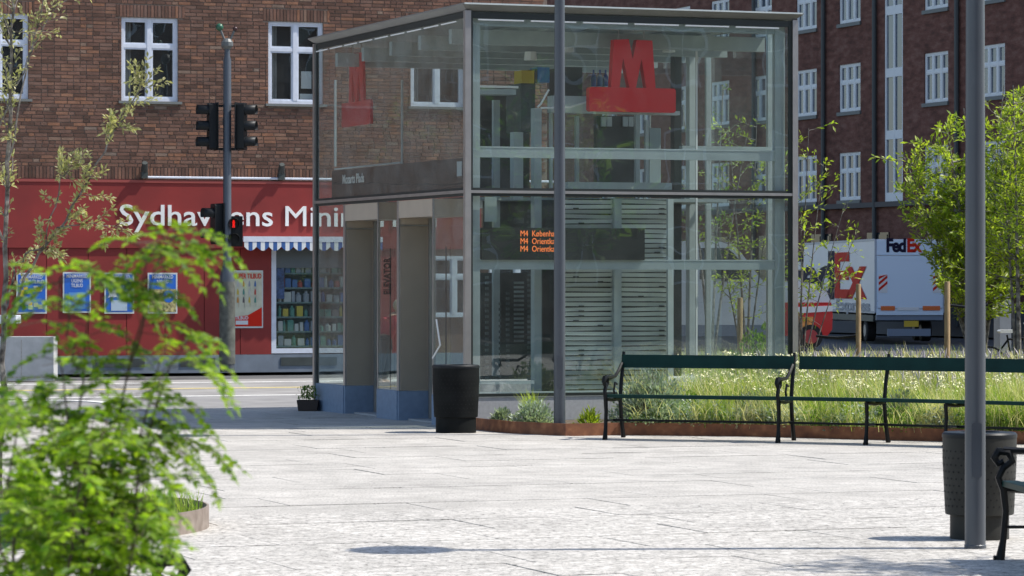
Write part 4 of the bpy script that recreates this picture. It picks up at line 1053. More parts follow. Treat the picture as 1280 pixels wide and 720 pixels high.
for i_, (px_, D_, h_, r_, m_, lab) in enumerate(((860, 37.3, .34, .32, leaf_g, 'mid green clump left of centre behind the first bench'), (905, 37.0, .22, .22, leaf_s, 'small silvery clump at the edging behind the first bench'),
        (1000, 37.0, .28, .24, leaf_s, 'silvery clump right behind the iron arm between the benches'), (1075, 36.9, .40, .34, leaf_g, 'green leafy clump left of the second bench support'),
        (1165, 36.3, .26, .24, leaf_y, 'yellow-green clump left of the thick lamp post'), (1205, 36.1, .30, .26, leaf_s, 'silvery clump behind the thick lamp post'), (975, 38.4, .55, .4, leaf_g, 'taller green perennial by the right corner of the pavilion'))):
    clump('perennial_plant', lab, px_, D_, h_, r_, m_, 260)
clump('rosette_plant', 'small bright green rosette plant left of the bench arm', 737, 37.2, .14, .10, leaf_y, 60, .02, .09)
clump('wild_shrub', 'leafy green shrub seen through the right part of the pavilion', 950, 47, 1.0, .55, leaf_g, 420, .03, .07)
TF = thing('yellow_grass_tuft', 'bright yellow-green grass tuft left of the middle lamp post', 'plant', ((665-640)/F*37.6, 37.6, .085))
sg = MB()
for _ in range(260): a = rnd()*6.28; r = .09*rnd(); blade(sg, r*math.cos(a), r*math.sin(a), 0, random.uniform(.2, .42), .006, random.uniform(.1, .6), rnd()*6.28)
sg.build('blades', leaf_y, TF)
# potted plant beside the pavilion's far corner
PPt = gr(385, 513.5); PO = thing('potted_plant', 'small plant in a dark square pot left of the pavilion', 'potted plant', PPt)
s = MB(); s.add([(-.12,-.12,0),(.12,-.12,0),(.12,.12,0),(-.12,.12,0),(-.14,-.14,.14),(.14,-.14,.14),(.14,.14,.14),(-.14,.14,.14),(-.12,-.12,.14),(.12,-.12,.14),(.12,.12,.14),(-.12,.12,.14),(-.12,-.12,.11),(.12,-.12,.11),(.12,.12,.11),(-.12,.12,.11)],
    [(3,2,1,0),(0,1,5,4),(1,2,6,5),(2,3,7,6),(3,0,4,7),(4,5,9,8),(5,6,10,9),(6,7,11,10),(7,4,8,11),(8,9,13,12),(9,10,14,13),(10,11,15,14),(11,8,12,15),(12,13,14,15)])
s.build('pot', mat('pot_brown', (.05, .035, .028), .7), PO)
s = MB()
for _ in range(260):
    d = Vector((random.gauss(0, .06), random.gauss(0, .06), .14+.17*rnd())); s.leaf(d, Vector((random.gauss(0, .5), random.gauss(0, .5), .7)), Vector((rnd()-.5, rnd()-.5, 1)), .04, .02)
s.build('leaves', leaf_g, PO)
# round planter ring lower left
RC = Vector((-3.73, 23.0, 0)); RG = thing('round_planter', 'round weathered steel planter ring on the paving at lower left', 'planter', RC)
s = MB(); s.lathe([(1.65, 0), (1.65, .15), (1.635, .15), (1.635, .05)], 96); smooth_by_angle(s.build('ring', corten_grey, RG))
s = MB(); s.lathe([(1.634, .075), (0.001, .09)], 48); s.build('soil', earth, RG)
sg = MB()
for _ in range(5200):
    a = rnd()*6.283; r = 1.6*math.sqrt(rnd()); blade(sg, r*math.cos(a), r*math.sin(a), .07, random.uniform(.05, .2), .006, random.uniform(.1, .8), rnd()*6.28)
o = sg.build('grass', grass_g, RG); o['kind'] = 'stuff'

# ------------------------------------------------------------ trees
def bez(a, b, c, n):
    return [a*(1-t)**2+b*2*t*(1-t)+c*t*t for t in [i/n for i in range(n+1)]]
def shoot(wb, lb, a, c, r, leaf_len, leaf_w, step, sag=0.0, start=.25, jit=.6, dens=1):
    m_ = (a+c)/2+Vector((random.gauss(0, .06), random.gauss(0, .06), sag))*(c-a).length
    n = max(3, int((c-a).length/.12)); pts = bez(a, m_, c, n)
    wb.tube(pts, [r*(1-.8*i/n) for i in range(n+1)], 4, False)
    L = (c-a).length; k = int(L/step)
    for i in range(k):
        t = start+(1-start)*(i+rnd())/k; j = min(int(t*n), n-1); p = pts[j].lerp(pts[j+1], t*n-j) if t < 1 else pts[-1]
        tg = (pts[min(j+1, n)]-pts[j]).normalized()
        for _ in range(dens):
            d = tg+Vector((random.gauss(0, jit), random.gauss(0, jit), random.gauss(-.1, jit)))
            lb.leaf(p+d*.008, d, Vector((random.gauss(0, .6), random.gauss(0, .6), 1)), leaf_len*random.uniform(.6, 1.2), leaf_w*random.uniform(.7, 1.2))
    return pts
def tree(name, label, base, stems, nsh, shl, lm, bmt, leaf_len, leaf_w, step, sub=3, env=None, r0=.03, start_t=.25, cat='tree', dens=1, up_=.45):
    T = thing(name, label, cat, base); wb = MB(); lb = MB()
    for tip, r in stems:
        tipv = Vector(tip); mid = Vector((tipv.x*.35, tipv.y*.35, tipv.z*.5)); pts = bez(Vector((random.uniform(-.05, .05), random.uniform(-.05, .05), 0)), mid, tipv, 14)
        wb.tube(pts, [r*(1-.8*i/14) for i in range(15)], 7, False)
        for _ in range(nsh):
            t = start_t+(1-start_t)*rnd(); j = min(int(t*14), 13); p = pts[j].lerp(pts[j+1], t*14-j)
            a = rnd()*6.283; L = shl*random.uniform(.5, 1.15)*(1.15-.6*t)
            d = Vector((math.cos(a), math.sin(a), random.uniform(up_-.35, up_+.35))).normalized()*L
            q = p+d
            if env and not env(base+q): continue
            sp = shoot(wb, lb, p, q, r*.28, leaf_len, leaf_w, step, -.05, .2, dens=dens)
            for _k in range(sub):
                pp_ = sp[random.randint(1, len(sp)-1)]; d2 = (d.normalized()+Vector((random.gauss(0, .7), random.gauss(0, .7), random.gauss(.1, .5)))).normalized()*L*random.uniform(.3, .6)
                if env and not env(base+pp_+d2): continue
                shoot(wb, lb, pp_, pp_+d2, r*.14, leaf_len, leaf_w, step, -.05, .1, dens=dens)
    wb.build('trunk', bmt, T); lb.build('crown', lm, T); return T
def Z_at(py, D): return CH-(py-HZ)/F*D
# right tree, bright yellow-green
DB_ = 50.0
def envB(p):
    px = 640+p.x/p.y*F; py = HZ-(p.z-CH)/p.y*F
    if py > 195 and px < 1088+(py-190)*.50: return False
    if py > 425 or px < 1066: return False
    top = 165 if px < 1100 else (200 if px < 1120 else (185-(px-1120)*.6 if px < 1200 else (200 if px < 1225 else 110+max(0, 1265-px)*1.2)))
    return py > top
bx = (1205-640)/F*DB_
tree('young_tree', 'bright yellow-green young tree behind the right lamp post', Vector((bx+.25, DB_, .08)),
     [((-1.15, .1, 3.5), .03), ((-.55, -.3, 3.9), .035), ((-.2, .4, 4.2), .035), ((.35, 0, 3.2), .03), ((.75, .2, 4.4), .035), ((-.9, .3, 2.6), .025), ((.3, -.3, 4.5), .03)],
     60, 1.0, leaf_y, bark, .11, .040, .034, 3, envB, start_t=.28)
tree('young_tree', 'yellow-green tree cut by the right edge of the frame', Vector(((1275-640)/F*48, 48, .08)),
     [((-.1, 0, 4.4), .04), ((.4, .2, 4.6), .04), ((.9, 0, 4.2), .035), ((-.25, .2, 3.4), .03)], 34, .75, leaf_y, bark, .105, .034, .032, 3, None, start_t=.35)
# sparse birch beside the pavilion
DA = 46.0; bxa = (1000-640)/F*DA
def envA(p):
    px = 640+p.x/p.y*F; return px < 1088
tree('birch_sapling', 'sparse multi-stemmed sapling just right of the pavilion', Vector((bxa, DA, .08)),
     [((.12, 0, 3.7), .018), ((.35, .2, 3.3), .016), ((.62, -.1, 2.7), .014), ((-.15, .3, 3.9), .018), ((.0, -.2, 3.0), .012), ((.8, .1, 2.3), .012)],
     11, .5, leaf_y, bark, .09, .036, .05, 2, envA, start_t=.35, up_=.6)
tree('birch_sapling', 'leafy sapling seen through the right half of the pavilion', Vector(((935-640)/F*50, 50, .08)),
     [((-.3, 0, 3.9), .025), ((.15, .2, 4.1), .025), ((.45, -.1, 3.6), .02), ((-.55, .1, 2.6), .02)],
     17, .6, leaf_y, bark, .09, .034, .045, 2, None, start_t=.35, up_=.5)
tree('shrubby_tree', 'green bushy tree by the street corner behind the pavilion', Vector(((890-640)/F*58, 58, .0)),
     [((-.5, 0, 4.6), .03), ((.2, .2, 5.0), .03), ((.6, -.1, 4.2), .03)], 14, .7, leaf_g, bark, .09, .034, .05, 2, None, start_t=.5)
# stakes
def stake(px, D, pytop, r, label):
    r *= .78
    p = Vector(((px-640)/F*D, D, 0)); T = thing('tree_stake', label, 'stake', p, 0, 'round wooden tree stakes')
    h = Z_at(pytop, D); s = MB(); s.lathe([(r, -.1), (r*.98, h-.01), (r*.85, h), (0, h+.002)], 12); smooth_by_angle(s.build('post', wood, T)); return T, h
stake(1073, 45.5, 355, .045, 'wooden stake with cut top between the sapling and the truck')
stake(1184, 44.5, 352, .050, 'thick wooden stake under the yellow-green tree')
stake(925, 47, 372, .050, 'wooden stake seen through the pavilion glass')
def strap(px0, px1, py0, py1, D, label):
    a, b = at(px0, py0, D), at(px1, py1, D); s = MB(); m_ = (a+b)/2+Vector((0, 0, -.03)); s.tube([a-a, m_-a, b-a], .018, 6); o = s.build('tree_strap', black_pl, None, False, a); tag(o, label, 'strap')
strap(1020, 1075, 420, 419, 45.6, 'black rubber strap tying the sapling to its stake')
strap(1180, 1235, 381, 381, 44.6, 'black rubber strap from the thick stake to the yellow-green tree')
# left tree: pale sparse branches over the brick wall
DL = 24.0
LT = thing('sparse_tree', 'pale sparse-leaved tree reaching in from the left edge', 'tree', at(-8, 350, DL)*Vector((1, 1, 0)) if False else Vector(((2-640)/F*DL, DL, 0)))
wb = MB(); lb = MB(); base = LT.location.copy()
def lp(px, py, dd=0): return at(px, py, DL+dd)-base
def limb(pts, r, nsub, subL, step, dens=1, st=.15):
    P = [lp(*p) for p in pts]; full = []
    for i in range(len(P)-1):
        for k in range(5): full.append(P[i].lerp(P[i+1], k/5)+Vector((random.gauss(0, .008), random.gauss(0, .008), random.gauss(0, .008))))
    full.append(P[-1]); n = len(full)
    wb.tube(full, [r*(1-.85*i/n) for i in range(n)], 5, False)
    for _ in range(nsub):
        j = int((st+(1-st)*rnd())*(n-1)); p = full[j]; tg = (full[min(j+1, n-1)]-full[max(j-1, 0)]).normalized()
        d = (tg*.8+Vector((random.gauss(0, .6), random.gauss(0, .6), random.gauss(.05, .6)))).normalized()*subL*random.uniform(.4, 1.1)
        shoot(wb, lb, p, p+d, r*.2, .046, .022, step*.8, 0, .15, .8, dens)
limb([(-6, 760, 0), (2, 560, 0), (6, 380, 0), (10, 200, .1), (14, 60, 0), (18, -60, 0)], .03, 46, .28, .020, 1, .5)
limb([(2, 420, 0), (40, 330, .1), (80, 275, 0), (130, 190, -.1), (170, 120, 0), (182, 92, 0)], .012, 34, .22, .016, 2, .15)
limb([(70, 285, 0), (110, 278, 0), (160, 288, .1)], .006, 12, .16, .016, 2, .1)
limb([(6, 390, 0), (20, 330, .2), (55, 305, 0), (75, 225, 0), (95, 200, 0)], .010, 26, .2, .018, 2, .1)
limb([(4, 300, 0), (-20, 200, 0), (30, 90, 0), (50, 20, 0), (60, -30, 0)], .010, 22, .22, .018, 1, .3)
limb([(10, 200, 0), (40, 60, .1), (70, 8, 0), (110, -15, 0)], .008, 14, .2, .022, 1, .3)
wb.build('trunk', bark, LT); lb.build('crown', leaf_p, LT)

# foreground shrub with feathery compound leaves
FS = thing('feathery_shrub', 'out-of-focus feathery green shrub in the left foreground', 'shrub', Vector((-.88, 7.4, 0)))
wb = MB(); lb = MB(); base = FS.location.copy()
def compound(p, d, L, droop=.5):
    """arched rachis with leaflet pairs"""
    n = 10; d = d.normalized(); side = d.cross(Vector((0, 0, 1)))
    if side.length < .1: side = Vector((1, 0, 0))
    side.normalize(); q = p.copy(); v = d.copy(); pts = [q.copy()]
    for i in range(n):
        v = (v+Vector((0, 0, -droop/n*1.6))).normalized(); q = q+v*L/n; pts.append(q.copy())
        if i < 2: continue
        ll = .031*math.sin(math.pi*(i+1)/(n+2))**.6*random.uniform(.75, 1.2)
        for s_ in (1, -1):
            dd = side*s_*.9+v*.55+Vector((random.gauss(0, .12), random.gauss(0, .12), random.gauss(-.1, .2)))
            lb.leaf(q, dd, Vector((random.gauss(0, .5), random.gauss(0, .5), 1)), ll, ll*.56)
    lb.leaf(pts[-1], v, Vector((0, 0, 1)), .03, .012)
    wb.tube(pts[::3]+[pts[-1]], .0012, 3, False)
def fpt(px, py, D): return at(px-(px > 110)*(px-110)*.20 if py < 900 else px, py+4, D)-base
def fbranch(pts, r, nl, L, D0=7.4):
    P = [fpt(x, y, D0+dd) for x, y, dd in pts]; full = []
    for i in range(len(P)-1):
        for k in range(4): full.append(P[i].lerp(P[i+1], k/4)+Vector((random.gauss(0, .004),)*3))
    full.append(P[-1]); n = len(full); wb.tube(full, [r*(1-.8*i/n) for i in range(n)], 5, False)
    for k in range(nl):
        t = .3+.7*(k+rnd())/nl; j = min(int(t*(n-1)), n-2); p = full[j].lerp(full[j+1], t*(n-1)-j)
        tg = (full[j+1]-full[j]).normalized(); a = rnd()*6.283
        d = tg*.5+Vector((math.cos(a), math.sin(a)*.8, random.uniform(.0, .7)))
        compound(p, d, L*random.uniform(.65, 1.1), random.uniform(.5, 1.1))
root = (105, 1290, 0)
R1 = [((60, 900, .1), (80, 640, .2), (105, 470, .1), (112, 375, 0)), ((150, 900, -.1), (150, 640, 0), (170, 470, 0), (215, 330, 0)),
      ((150, 900, 0), (175, 700, .1), (190, 560, 0), (225, 440, 0)), ((40, 900, 0), (20, 700, -.1), (10, 600, 0), (25, 500, 0)),
      ((120, 900, .2), (110, 700, .3), (80, 590, .3), (60, 500, .2)), ((130, 950, 0), (150, 800, 0), (165, 700, 0), (180, 640, -.1)),
      ((60, 950, -.3), (30, 800, -.4), (5, 680, -.4), (-20, 560, -.3)), ((110, 950, .3), (130, 780, .3), (150, 640, .2), (175, 540, .3)),
      ((90, 900, -.2), (80, 720, -.3), (100, 600, -.3), (140, 520, -.2)), ((120, 950, -.2), (150, 820, -.3), (170, 720, -.3), (190, 620, -.3)),
      ((70, 1000, .3), (40, 800, .4), (60, 700, .4), (90, 620, .4)), ((120, 900, 0), (120, 700, 0), (90, 560, -.1), (70, 430, -.1)),
      ((80, 950, 0), (60, 820, 0), (50, 740, 0), (70, 660, 0)), ((100, 1000, .1), (110, 860, .1), (120, 780, .2), (130, 700, .2)),
      ((60, 1000, .1), (0, 860, .1), (-20, 760, .2), (-40, 640, .2)), ((100, 1000, .1), (130, 860, .1), (155, 760, .1), (150, 690, .0))]
for k, b in enumerate(R1): fbranch((root,)+b, .006, 20, .13)
for b in (((170, 470, 0), (195, 400, 0), (200, 330, 0), (185, 300, 0)), ((215, 330, 0), (235, 300, 0), (250, 290, 0)), ((95, 460, .1), (85, 395, 0), (70, 350, 0)),
          ((110, 360, 0), (130, 350, 0), (140, 345, 0)), ((200, 560, 0), (220, 540, 0), (235, 545, 0)), ((200, 560, 0), (235, 460, 0), (262, 425, 0)), ((165, 700, 0), (180, 660, 0), (190, 640, 0))):
    fbranch(b, .003, 7, .17)
for px, py, dx_, dz_ in ((185, 300, 1, .35), (190, 305, .9, .1), (240, 290, 1, .1), (245, 292, .8, -.2), (200, 400, 1, 0), (240, 440, 1, .1), (255, 430, .8, -.1), (235, 545, 1, .15), (238, 548, .8, -.2),
                     (190, 640, .9, -.2), (95, 345, 1, .1), (130, 345, 1, .05), (90, 350, -1, .2), (70, 345, .6, .4), (20, 400, .8, .5), (180, 470, .9, .2), (215, 500, 1, 0), (150, 345, .9, -.2)):
    for _ in range(2): compound(fpt(px+random.gauss(0, 5), py+random.gauss(0, 5), 7.4+random.gauss(0, .1)), Vector((dx_, random.gauss(0, .4), dz_+random.gauss(0, .1))), .17, .8)
for _ in range(310):
    px = random.uniform(-15, 205); lo = 478+.15*px+random.gauss(0, 22); py = random.uniform(lo, 740)
    if px > 195 and py > 600: px -= 40
    a = rnd()*6.283; compound(fpt(px, py, 7.4+random.gauss(0, .28)), Vector((math.cos(a), math.sin(a), random.uniform(-.1, .8))), random.uniform(.09, .15), random.uniform(.4, 1))
wb.build('branches', bark_d, FS); lb.build('foliage', leaf_fg, FS)

# tree off the right edge whose shade falls on the paving
tree('square_tree', 'tree just outside the right edge shading the paving by the bench', Vector((6.6, 20.0, 0)),
     [((-1.2, -.6, 5.0), .06), ((-.9, .3, 5.6), .06), ((.2, 0, 5.9), .06), ((-1.7, -.2, 4.6), .05), ((.9, -.4, 5.2), .05)], 26, .9, leaf_g, bark, .09, .045, .05, 3, None, start_t=.55)

# ------------------------------------------------------------ traffic light
TD = 59.6; TX = (284-640)/F*TD
TL = thing('traffic_light', 'grey traffic light post with black signal heads by the red shop', 'traffic light', (TX, TD, .07))
def tz(py): return CH-(py-HZ)/F*TD-.07
def tx(px): return (px-284)/F*TD
s = MB(); s.lathe([(.13, 0), (.13, tz(345)), (.10, tz(335)), (.075, tz(330)), (.072, tz(75)), (.05, tz(70)), (.05, tz(58)), (0, tz(58))], 20); smooth_by_angle(s.build('post', pole_m, TL))
s = MB(); s.lathe([(.142, tz(455)), (.142, tz(352))], 20); smooth_by_angle(s.build('post_sleeve', mat('sleeve', (.09, .095, .08), .7, var=.5, nscale=8), TL))
s = MB(); s.tube([(0, 0, tz(58)), (tx(275), 0, tz(36))], .02, 6); s.tube([(0, 0, tz(58)), (tx(293), 0, tz(38))], .02, 6); s.sphere((0, 0, tz(55)), .11, 10); s.build('sensor_bracket', mat('bracket', (.12, .13, .13), .5), TL)
s = MB(); s.sphere((tx(274.5), 0, tz(34)), .07, 10); s.build('sensor', mat('sensor_green', (.03, .12, .07), .3), TL, True)
s = MB(); s.sphere((tx(294), 0, tz(36)), .045, 10); s.build('sensor', mat('sensor_dark', (.05, .02, .02), .3), TL, True)
def head(xc, z0, z1, facing, nl, name='signal_head'):
    """facing: direction angle in plan; head with visors"""
    H_ = z1-z0; T = MB(); T.cbox(-.11, .11, -.0, .14, z0+.01, z1-.01, .03)
    o = T.build(name, black_pl, TL); o.location = (xc, 0, 0); o.rotation_euler = (0, 0, facing)
    bb = MB(); bb.box(-.17, .17, .141, .155, z0, z1); bo = bb.build('backboard', black_pl, o)
    for k in range(nl):
        z = z0+H_*(k+.5)/nl
        L_ = MB(); L_.tube([(0, -.004, z), (0, -.02, z)], .085, 16); L_.build('lens', lamp_g, o)
        v = MB(); n_ = 14; vs = []; 
        for j in range(n_+1):
            a = R(-40+260*j/n_); vs.append((.1*math.cos(a), 0, z+.1*math.sin(a)))
        m2 = [(x*1.0, -.2 if True else 0, zz_) for x, _, zz_ in vs]
        v.add(vs+m2+[(x*.93, y, z+(zz_-z)*.93) for x, y, zz_ in vs+m2], [(i, i+1, i+1+n_+1, i+n_+1) for i in range(n_)]+[(i+2*(n_+1), i+n_+1+2*(n_+1), i+1+n_+1+2*(n_+1), i+1+2*(n_+1)) for i in range(n_)]+[(i+n_+1, i+n_+2, i+n_+2+2*(n_+1), i+n_+1+2*(n_+1)) for i in range(n_)])
        v.build('visor', black_pl, o, True)
    return o
head(tx(260), tz(188), tz(128), R(-72), 3); head(tx(307), tz(188), tz(128), R(78), 3)
head(tx(266), tz(306), tz(254), R(-62), 2)
o = head(tx(292), tz(308), tz(270), R(8), 2, 'pedestrian_signal')
s = MB(); z = tz(280); s.sphere((0, -.022, z+.055), .018, 8); s.tube([(0, -.022, z+.04), (0, -.022, z-.005)], [.026, .018], 8); s.tube([(.008, -.022, z), (.014, -.022, z-.065)], .010, 6); s.tube([(-.008, -.022, z), (-.014, -.022, z-.065)], .010, 6); s.build('red_pictogram', red_lamp, o)
for xr, zq in ((300, 186), (300, 132), (292, 300)):
    s = MB(); s.tube([(tx(266), .05, tz(zq)), (tx(xr), .05, tz(zq))], .02, 6); s.build('bracket_arm', black_pl, TL)

# ------------------------------------------------------------ grey block and table on the left
bp_ = gr(-30, 478)
CBk = thing('concrete_block', 'pale grey concrete block at the left edge below the posters', 'block', at(-40, 476, F*CH/(476-HZ))*Vector((1, 1, 0)))
Dc = CBk.location.y; hh = CH-(421-HZ)/F*Dc; wd_ = (67+40)/F*Dc
s = MB(); s.cbox(0, wd_, 0, .5, 0, hh, .012); s.build('body', concrete, CBk)
s = MB(); s.box(.02, wd_-.02, -.004, .0, .05, .07); s.box(wd_*.62, wd_*.62+.012, -.004, -.0005, .08, hh-.05); s.build('joint_line', joint, CBk)
Dt = 57.0; tbx = at(-20, 400, Dt); TB = thing('white_table', 'white table with grey foot behind the concrete block', 'table', (tbx.x, Dt, 0))
wt = (23+20)/F*Dt; zt_ = Z_at(394, Dt)
MB().cbox(0, wt, -.3, .3, zt_-.14, zt_, .01).build('table_top', white_frame, TB)
MB().box(wt*.55, wt*.55+.05, -.03, .03, 0, zt_-.14).build('leg', steel, TB); MB().box(.1, .15, -.03, .03, 0, zt_-.14).build('leg', steel, TB)

# ------------------------------------------------------------ truck
D0 = 91.5; a_t = R(5.3)
TKp = Vector(((1094-640)/F*D0, D0, 0))
TK = thing('box_truck', 'white parcel truck seen from behind with pale blue tail lift', 'truck', TKp, -a_t*1.0+0.0)
TK.rotation_euler = (0, 0, R(-3.5))      # rear faces the viewer, sides run away to the left
ang = R(5.3)
# local frame: x right along the rear, y away along the side
Wt = 1.9; zt0 = Z_at(391, D0); zt1 = Z_at(299, D0); Ht = zt1-zt0; Lt = 11
TK.rotation_euler = (0, 0, ang)
s = MB(); s.cbox(0, Wt, .03, Lt, zt0, zt1, .02); s.build('box_body', truck_white, TK)
s = MB()
for z0_, z1_ in ((zt0-.02, zt0+.05), (zt1-.05, zt1+.015)): s.box(-.012, -.001, .03, Lt, z0_, z1_)
s.box(-.015, .04, .0, .06, zt0, zt1); s.box(Wt-.04, Wt+.015, .0, .06, zt0, zt1); s.build('corner_rail', mat('rail_grey', (.42, .45, .5), .4), TK)
zh = Z_at(319, D0)
s = MB(); s.box(.04, Wt-.04, -.03, .028, zh+.01, zt1-.03); s.build('header_panel', truck_tail, TK)
s = MB(); s.cbox(.06, Wt-.06, -.07, .026, zt0+.12, zh-.02, .02); tl = s.build('tail_lift', truck_tail, TK)
s = MB(); s.box(.04, .06, -.05, .027, zt0+.1, zh-.0); s.box(Wt-.06, Wt-.04, -.05, .027, zt0+.1, zh-.0); s.box(.03, Wt-.03, -.06, .02, zt0-.06, zt0+.1); s.build('tail_frame', truck_tail, TK)
s = MB(); s.box(.03, Wt-.03, -.02, .10, zt0-.20, zt0-.065); s.build('under_rail', truck_grey, TK)
s = MB(); s.box(.0, Wt, .3, Lt-.3, zt0-.24, zt0-.07); s.build('chassis', machine, TK)
MB().box(.32, .32+1.25*.95, -.12, -.06, Z_at(420, D0), Z_at(411, D0)).build('bumper_bar', truck_grey, TK)
s = MB(); s.box(.78, 1.18, -.1, -.08, Z_at(408.5, D0), Z_at(401, D0)); s.build('number_plate', plate, TK)
for x0, x1 in ((.14, .53), (1.3, 1.78)):
    s = MB(); s.box(x0, x1, -.082, -.071, Z_at(388, D0), Z_at(382.5, D0)); s.build('reflector_strip', reflector, TK)
s = MB(); s.box(.6, 1.2, -.078, -.071, Z_at(388, D0), Z_at(384, D0)); s.build('maker_strip', white_letter, TK)
for x0 in (.08, 1.58):
    MB().box(x0, x0+.24, -.08, -.071, Z_at(366, D0), Z_at(343, D0)).build('warning_panel', white_letter, TK)
    for k in range(3):
        z = Z_at(364-7.4*k, D0); s = MB(); pts = [(x0, z), (x0+.24, z+.2), (x0+.24, z+.28), (x0, z+.08)]
        z_lo, z_hi = Z_at(366, D0), Z_at(343, D0); pts = [(x, min(max(zq, z_lo), z_hi)) for x, zq in pts]
        if pts[1][1] > pts[0][1]+.01: s.prism(pts, -.086, -.0805); s.build('warning_stripe', redprint, TK)
hz_ = Z_at(319, D0)
t = text('lettering', 'Fed', .50, navy, TK, (.29, -.034, hz_+.10), UPR, .003, .022, sx=.84, spacing=.88); wF = max(v.co.x for v in t.data.vertices)
text('lettering', 'Ex', .50, redprint, TK, (.29+wF+.02, -.034, hz_+.10), UPR, .003, .022, sx=.84, spacing=.88)
# side lettering on the -x face
SR = (R(90), 0, R(-90))
def side_text(body, size, m_, px_near, px_far, py_base, cap_px):
    """lettering on the truck flank, from the far pixel column to the near one"""
    def yy(px):
        k = (px-640)/F; return (k*D0-TKp.x)/(-math.sin(ang)-k*math.cos(ang))
    t = text('side_lettering', body, 1.0, m_, TK, (-.016, 0, 0), SR, .003, .03, spacing=.9)
    xs = [v.co.x for v in t.data.vertices]; ysv = [v.co.y for v in t.data.vertices]
    y0, y1 = yy(px_near), yy(px_far); L_ = y1-y0; mn, mx_ = min(xs), max(xs); cap = max(ysv)
    Dm = D0+(y0+y1)/2
    H_ = cap_px/F*Dm
    for v in t.data.vertices: v.co.x = (v.co.x-mn)/(mx_-mn)*L_; v.co.y *= H_/cap
    t.location = (-.016, y1, CH-(py_base-HZ)/F*Dm); return t
side_text('Ex', 1, redprint, 1084, 1044, 371, 56)
side_text('Fed', 1, navy, 1043, 985, 371, 56)
side_text('Express', 1, greyprint, 1088, 1046, 388, 14)
def wheel(parent, x, y, r, wd_, name='wheel'):
    s = MB(); s.tube([(x-wd_/2, y, r), (x-wd_/2+.03, y, r), (x+wd_/2-.03, y, r), (x+wd_/2, y, r)], [r*.93, r, r, r*.93], 24); o = s.build(name, tyre, parent)
    s = MB(); s.tube([(x-wd_/2-.012, y, r), (x+wd_/2+.012, y, r)], r*.55, 16); s.build('rim', mat('rim_grey', (.3, .3, .31), .4, metal=.5), o); return o
for y in (1.6, 2.5, 9.6):
    for x in (.17, Wt-.17): wheel(TK, x, y, .30, .26)
s = MB(); s.cbox(.0, Wt, Lt+.3, Lt+2.0, .45, 2.5, .08); s.build('cab', truck_white, TK)
s = MB(); s.box(.05, .1, -.05, .02, zt0+.3, zt0+.33); s.build('hinge', truck_grey, TK)

# ------------------------------------------------------------ van facing right
Dv = 83.0
VN = thing('delivery_van', 'white van with red lower body and round nose beside the parcel truck', 'van', ((1041-640)/F*Dv, Dv, 0), R(3))
vz = lambda py: CH-(py-HZ)/F*Dv
vx = lambda px: (px-1041)/F*Dv
VB, VT = vz(425)+.02, vz(303)
def vprof(lo, hi, pts, m_, name, y0=0, y1=1.7):
    s = MB(); s.prism([(vx(px), vz(py)) for px, py in pts][::-1], y0, y1); return s.build(name, m_, VN)
vprof(0, 0, [(765, 306), (772, 302), (880, 301), (912, 303), (925, 315), (952, 350), (1000, 352), (1020, 355), (1033, 364), (1039, 378), (765, 378)], van_white, 'upper_body')
vprof(0, 0, [(958, 378.2), (1039, 378.2), (1041, 395), (1040, 412), (1034, 420), (958, 420)], van_red, 'lower_body', -.01, 1.71)
vprof(0, 0, [(765, 378.2), (957.5, 378.2), (957.5, 406), (765, 406)], van_white, 'side_panel', -.006, 1.706)
vprof(0, 0, [(765, 406.2), (957.5, 406.2), (957.5, 420), (765, 420)], truck_grey, 'sill', -.01, 1.71)
vprof(0, 0, [(874, 310), (908, 310), (918, 318), (941, 349), (874, 349)], mat('van_window', (.03, .05, .055), .08), 'side_window', -.02, -.002)
vprof(0, 0, [(990, 384), (1040, 382), (1041, 389), (990, 392)], white_letter, 'white_stripe', -.02, -.0115)
vprof(0, 0, [(996, 396), (1016, 396), (1016, 416), (996, 416)], mat('indicator_orange', (.6, .25, .06), .5, var=.5, nscale=12), 'orange_badge', -.025, -.0115)
for px in (1020, 812): wheel(VN, 0, 0, .01, .01) if False else None
def vwheel(px):
    s = MB(); x = vx(px); r = .30
    s.tube([(x, -.03, r), (x, .18, r)], r, 20); o = s.build('wheel', tyre, VN); s = MB(); s.tube([(x, -.045, r), (x, -.02, r)], r*.6, 14); s.build('rim', mat('rim_red', (.4, .05, .05), .4), o)
vwheel(1013); vwheel(820)
vprof(0, 0, [(1036, 384), (1041, 384), (1041, 394), (1036, 394)], white_letter, 'headlight', .1, .4)
s = MB(); s.tube([(vx(905), -.05, vz(345)), (vx(905), -.16, vz(347))], .02, 6); s.cbox(vx(900), vx(908), -.24, -.14, vz(352), vz(333), .02); s.build('wing_mirror', black_pl, VN)

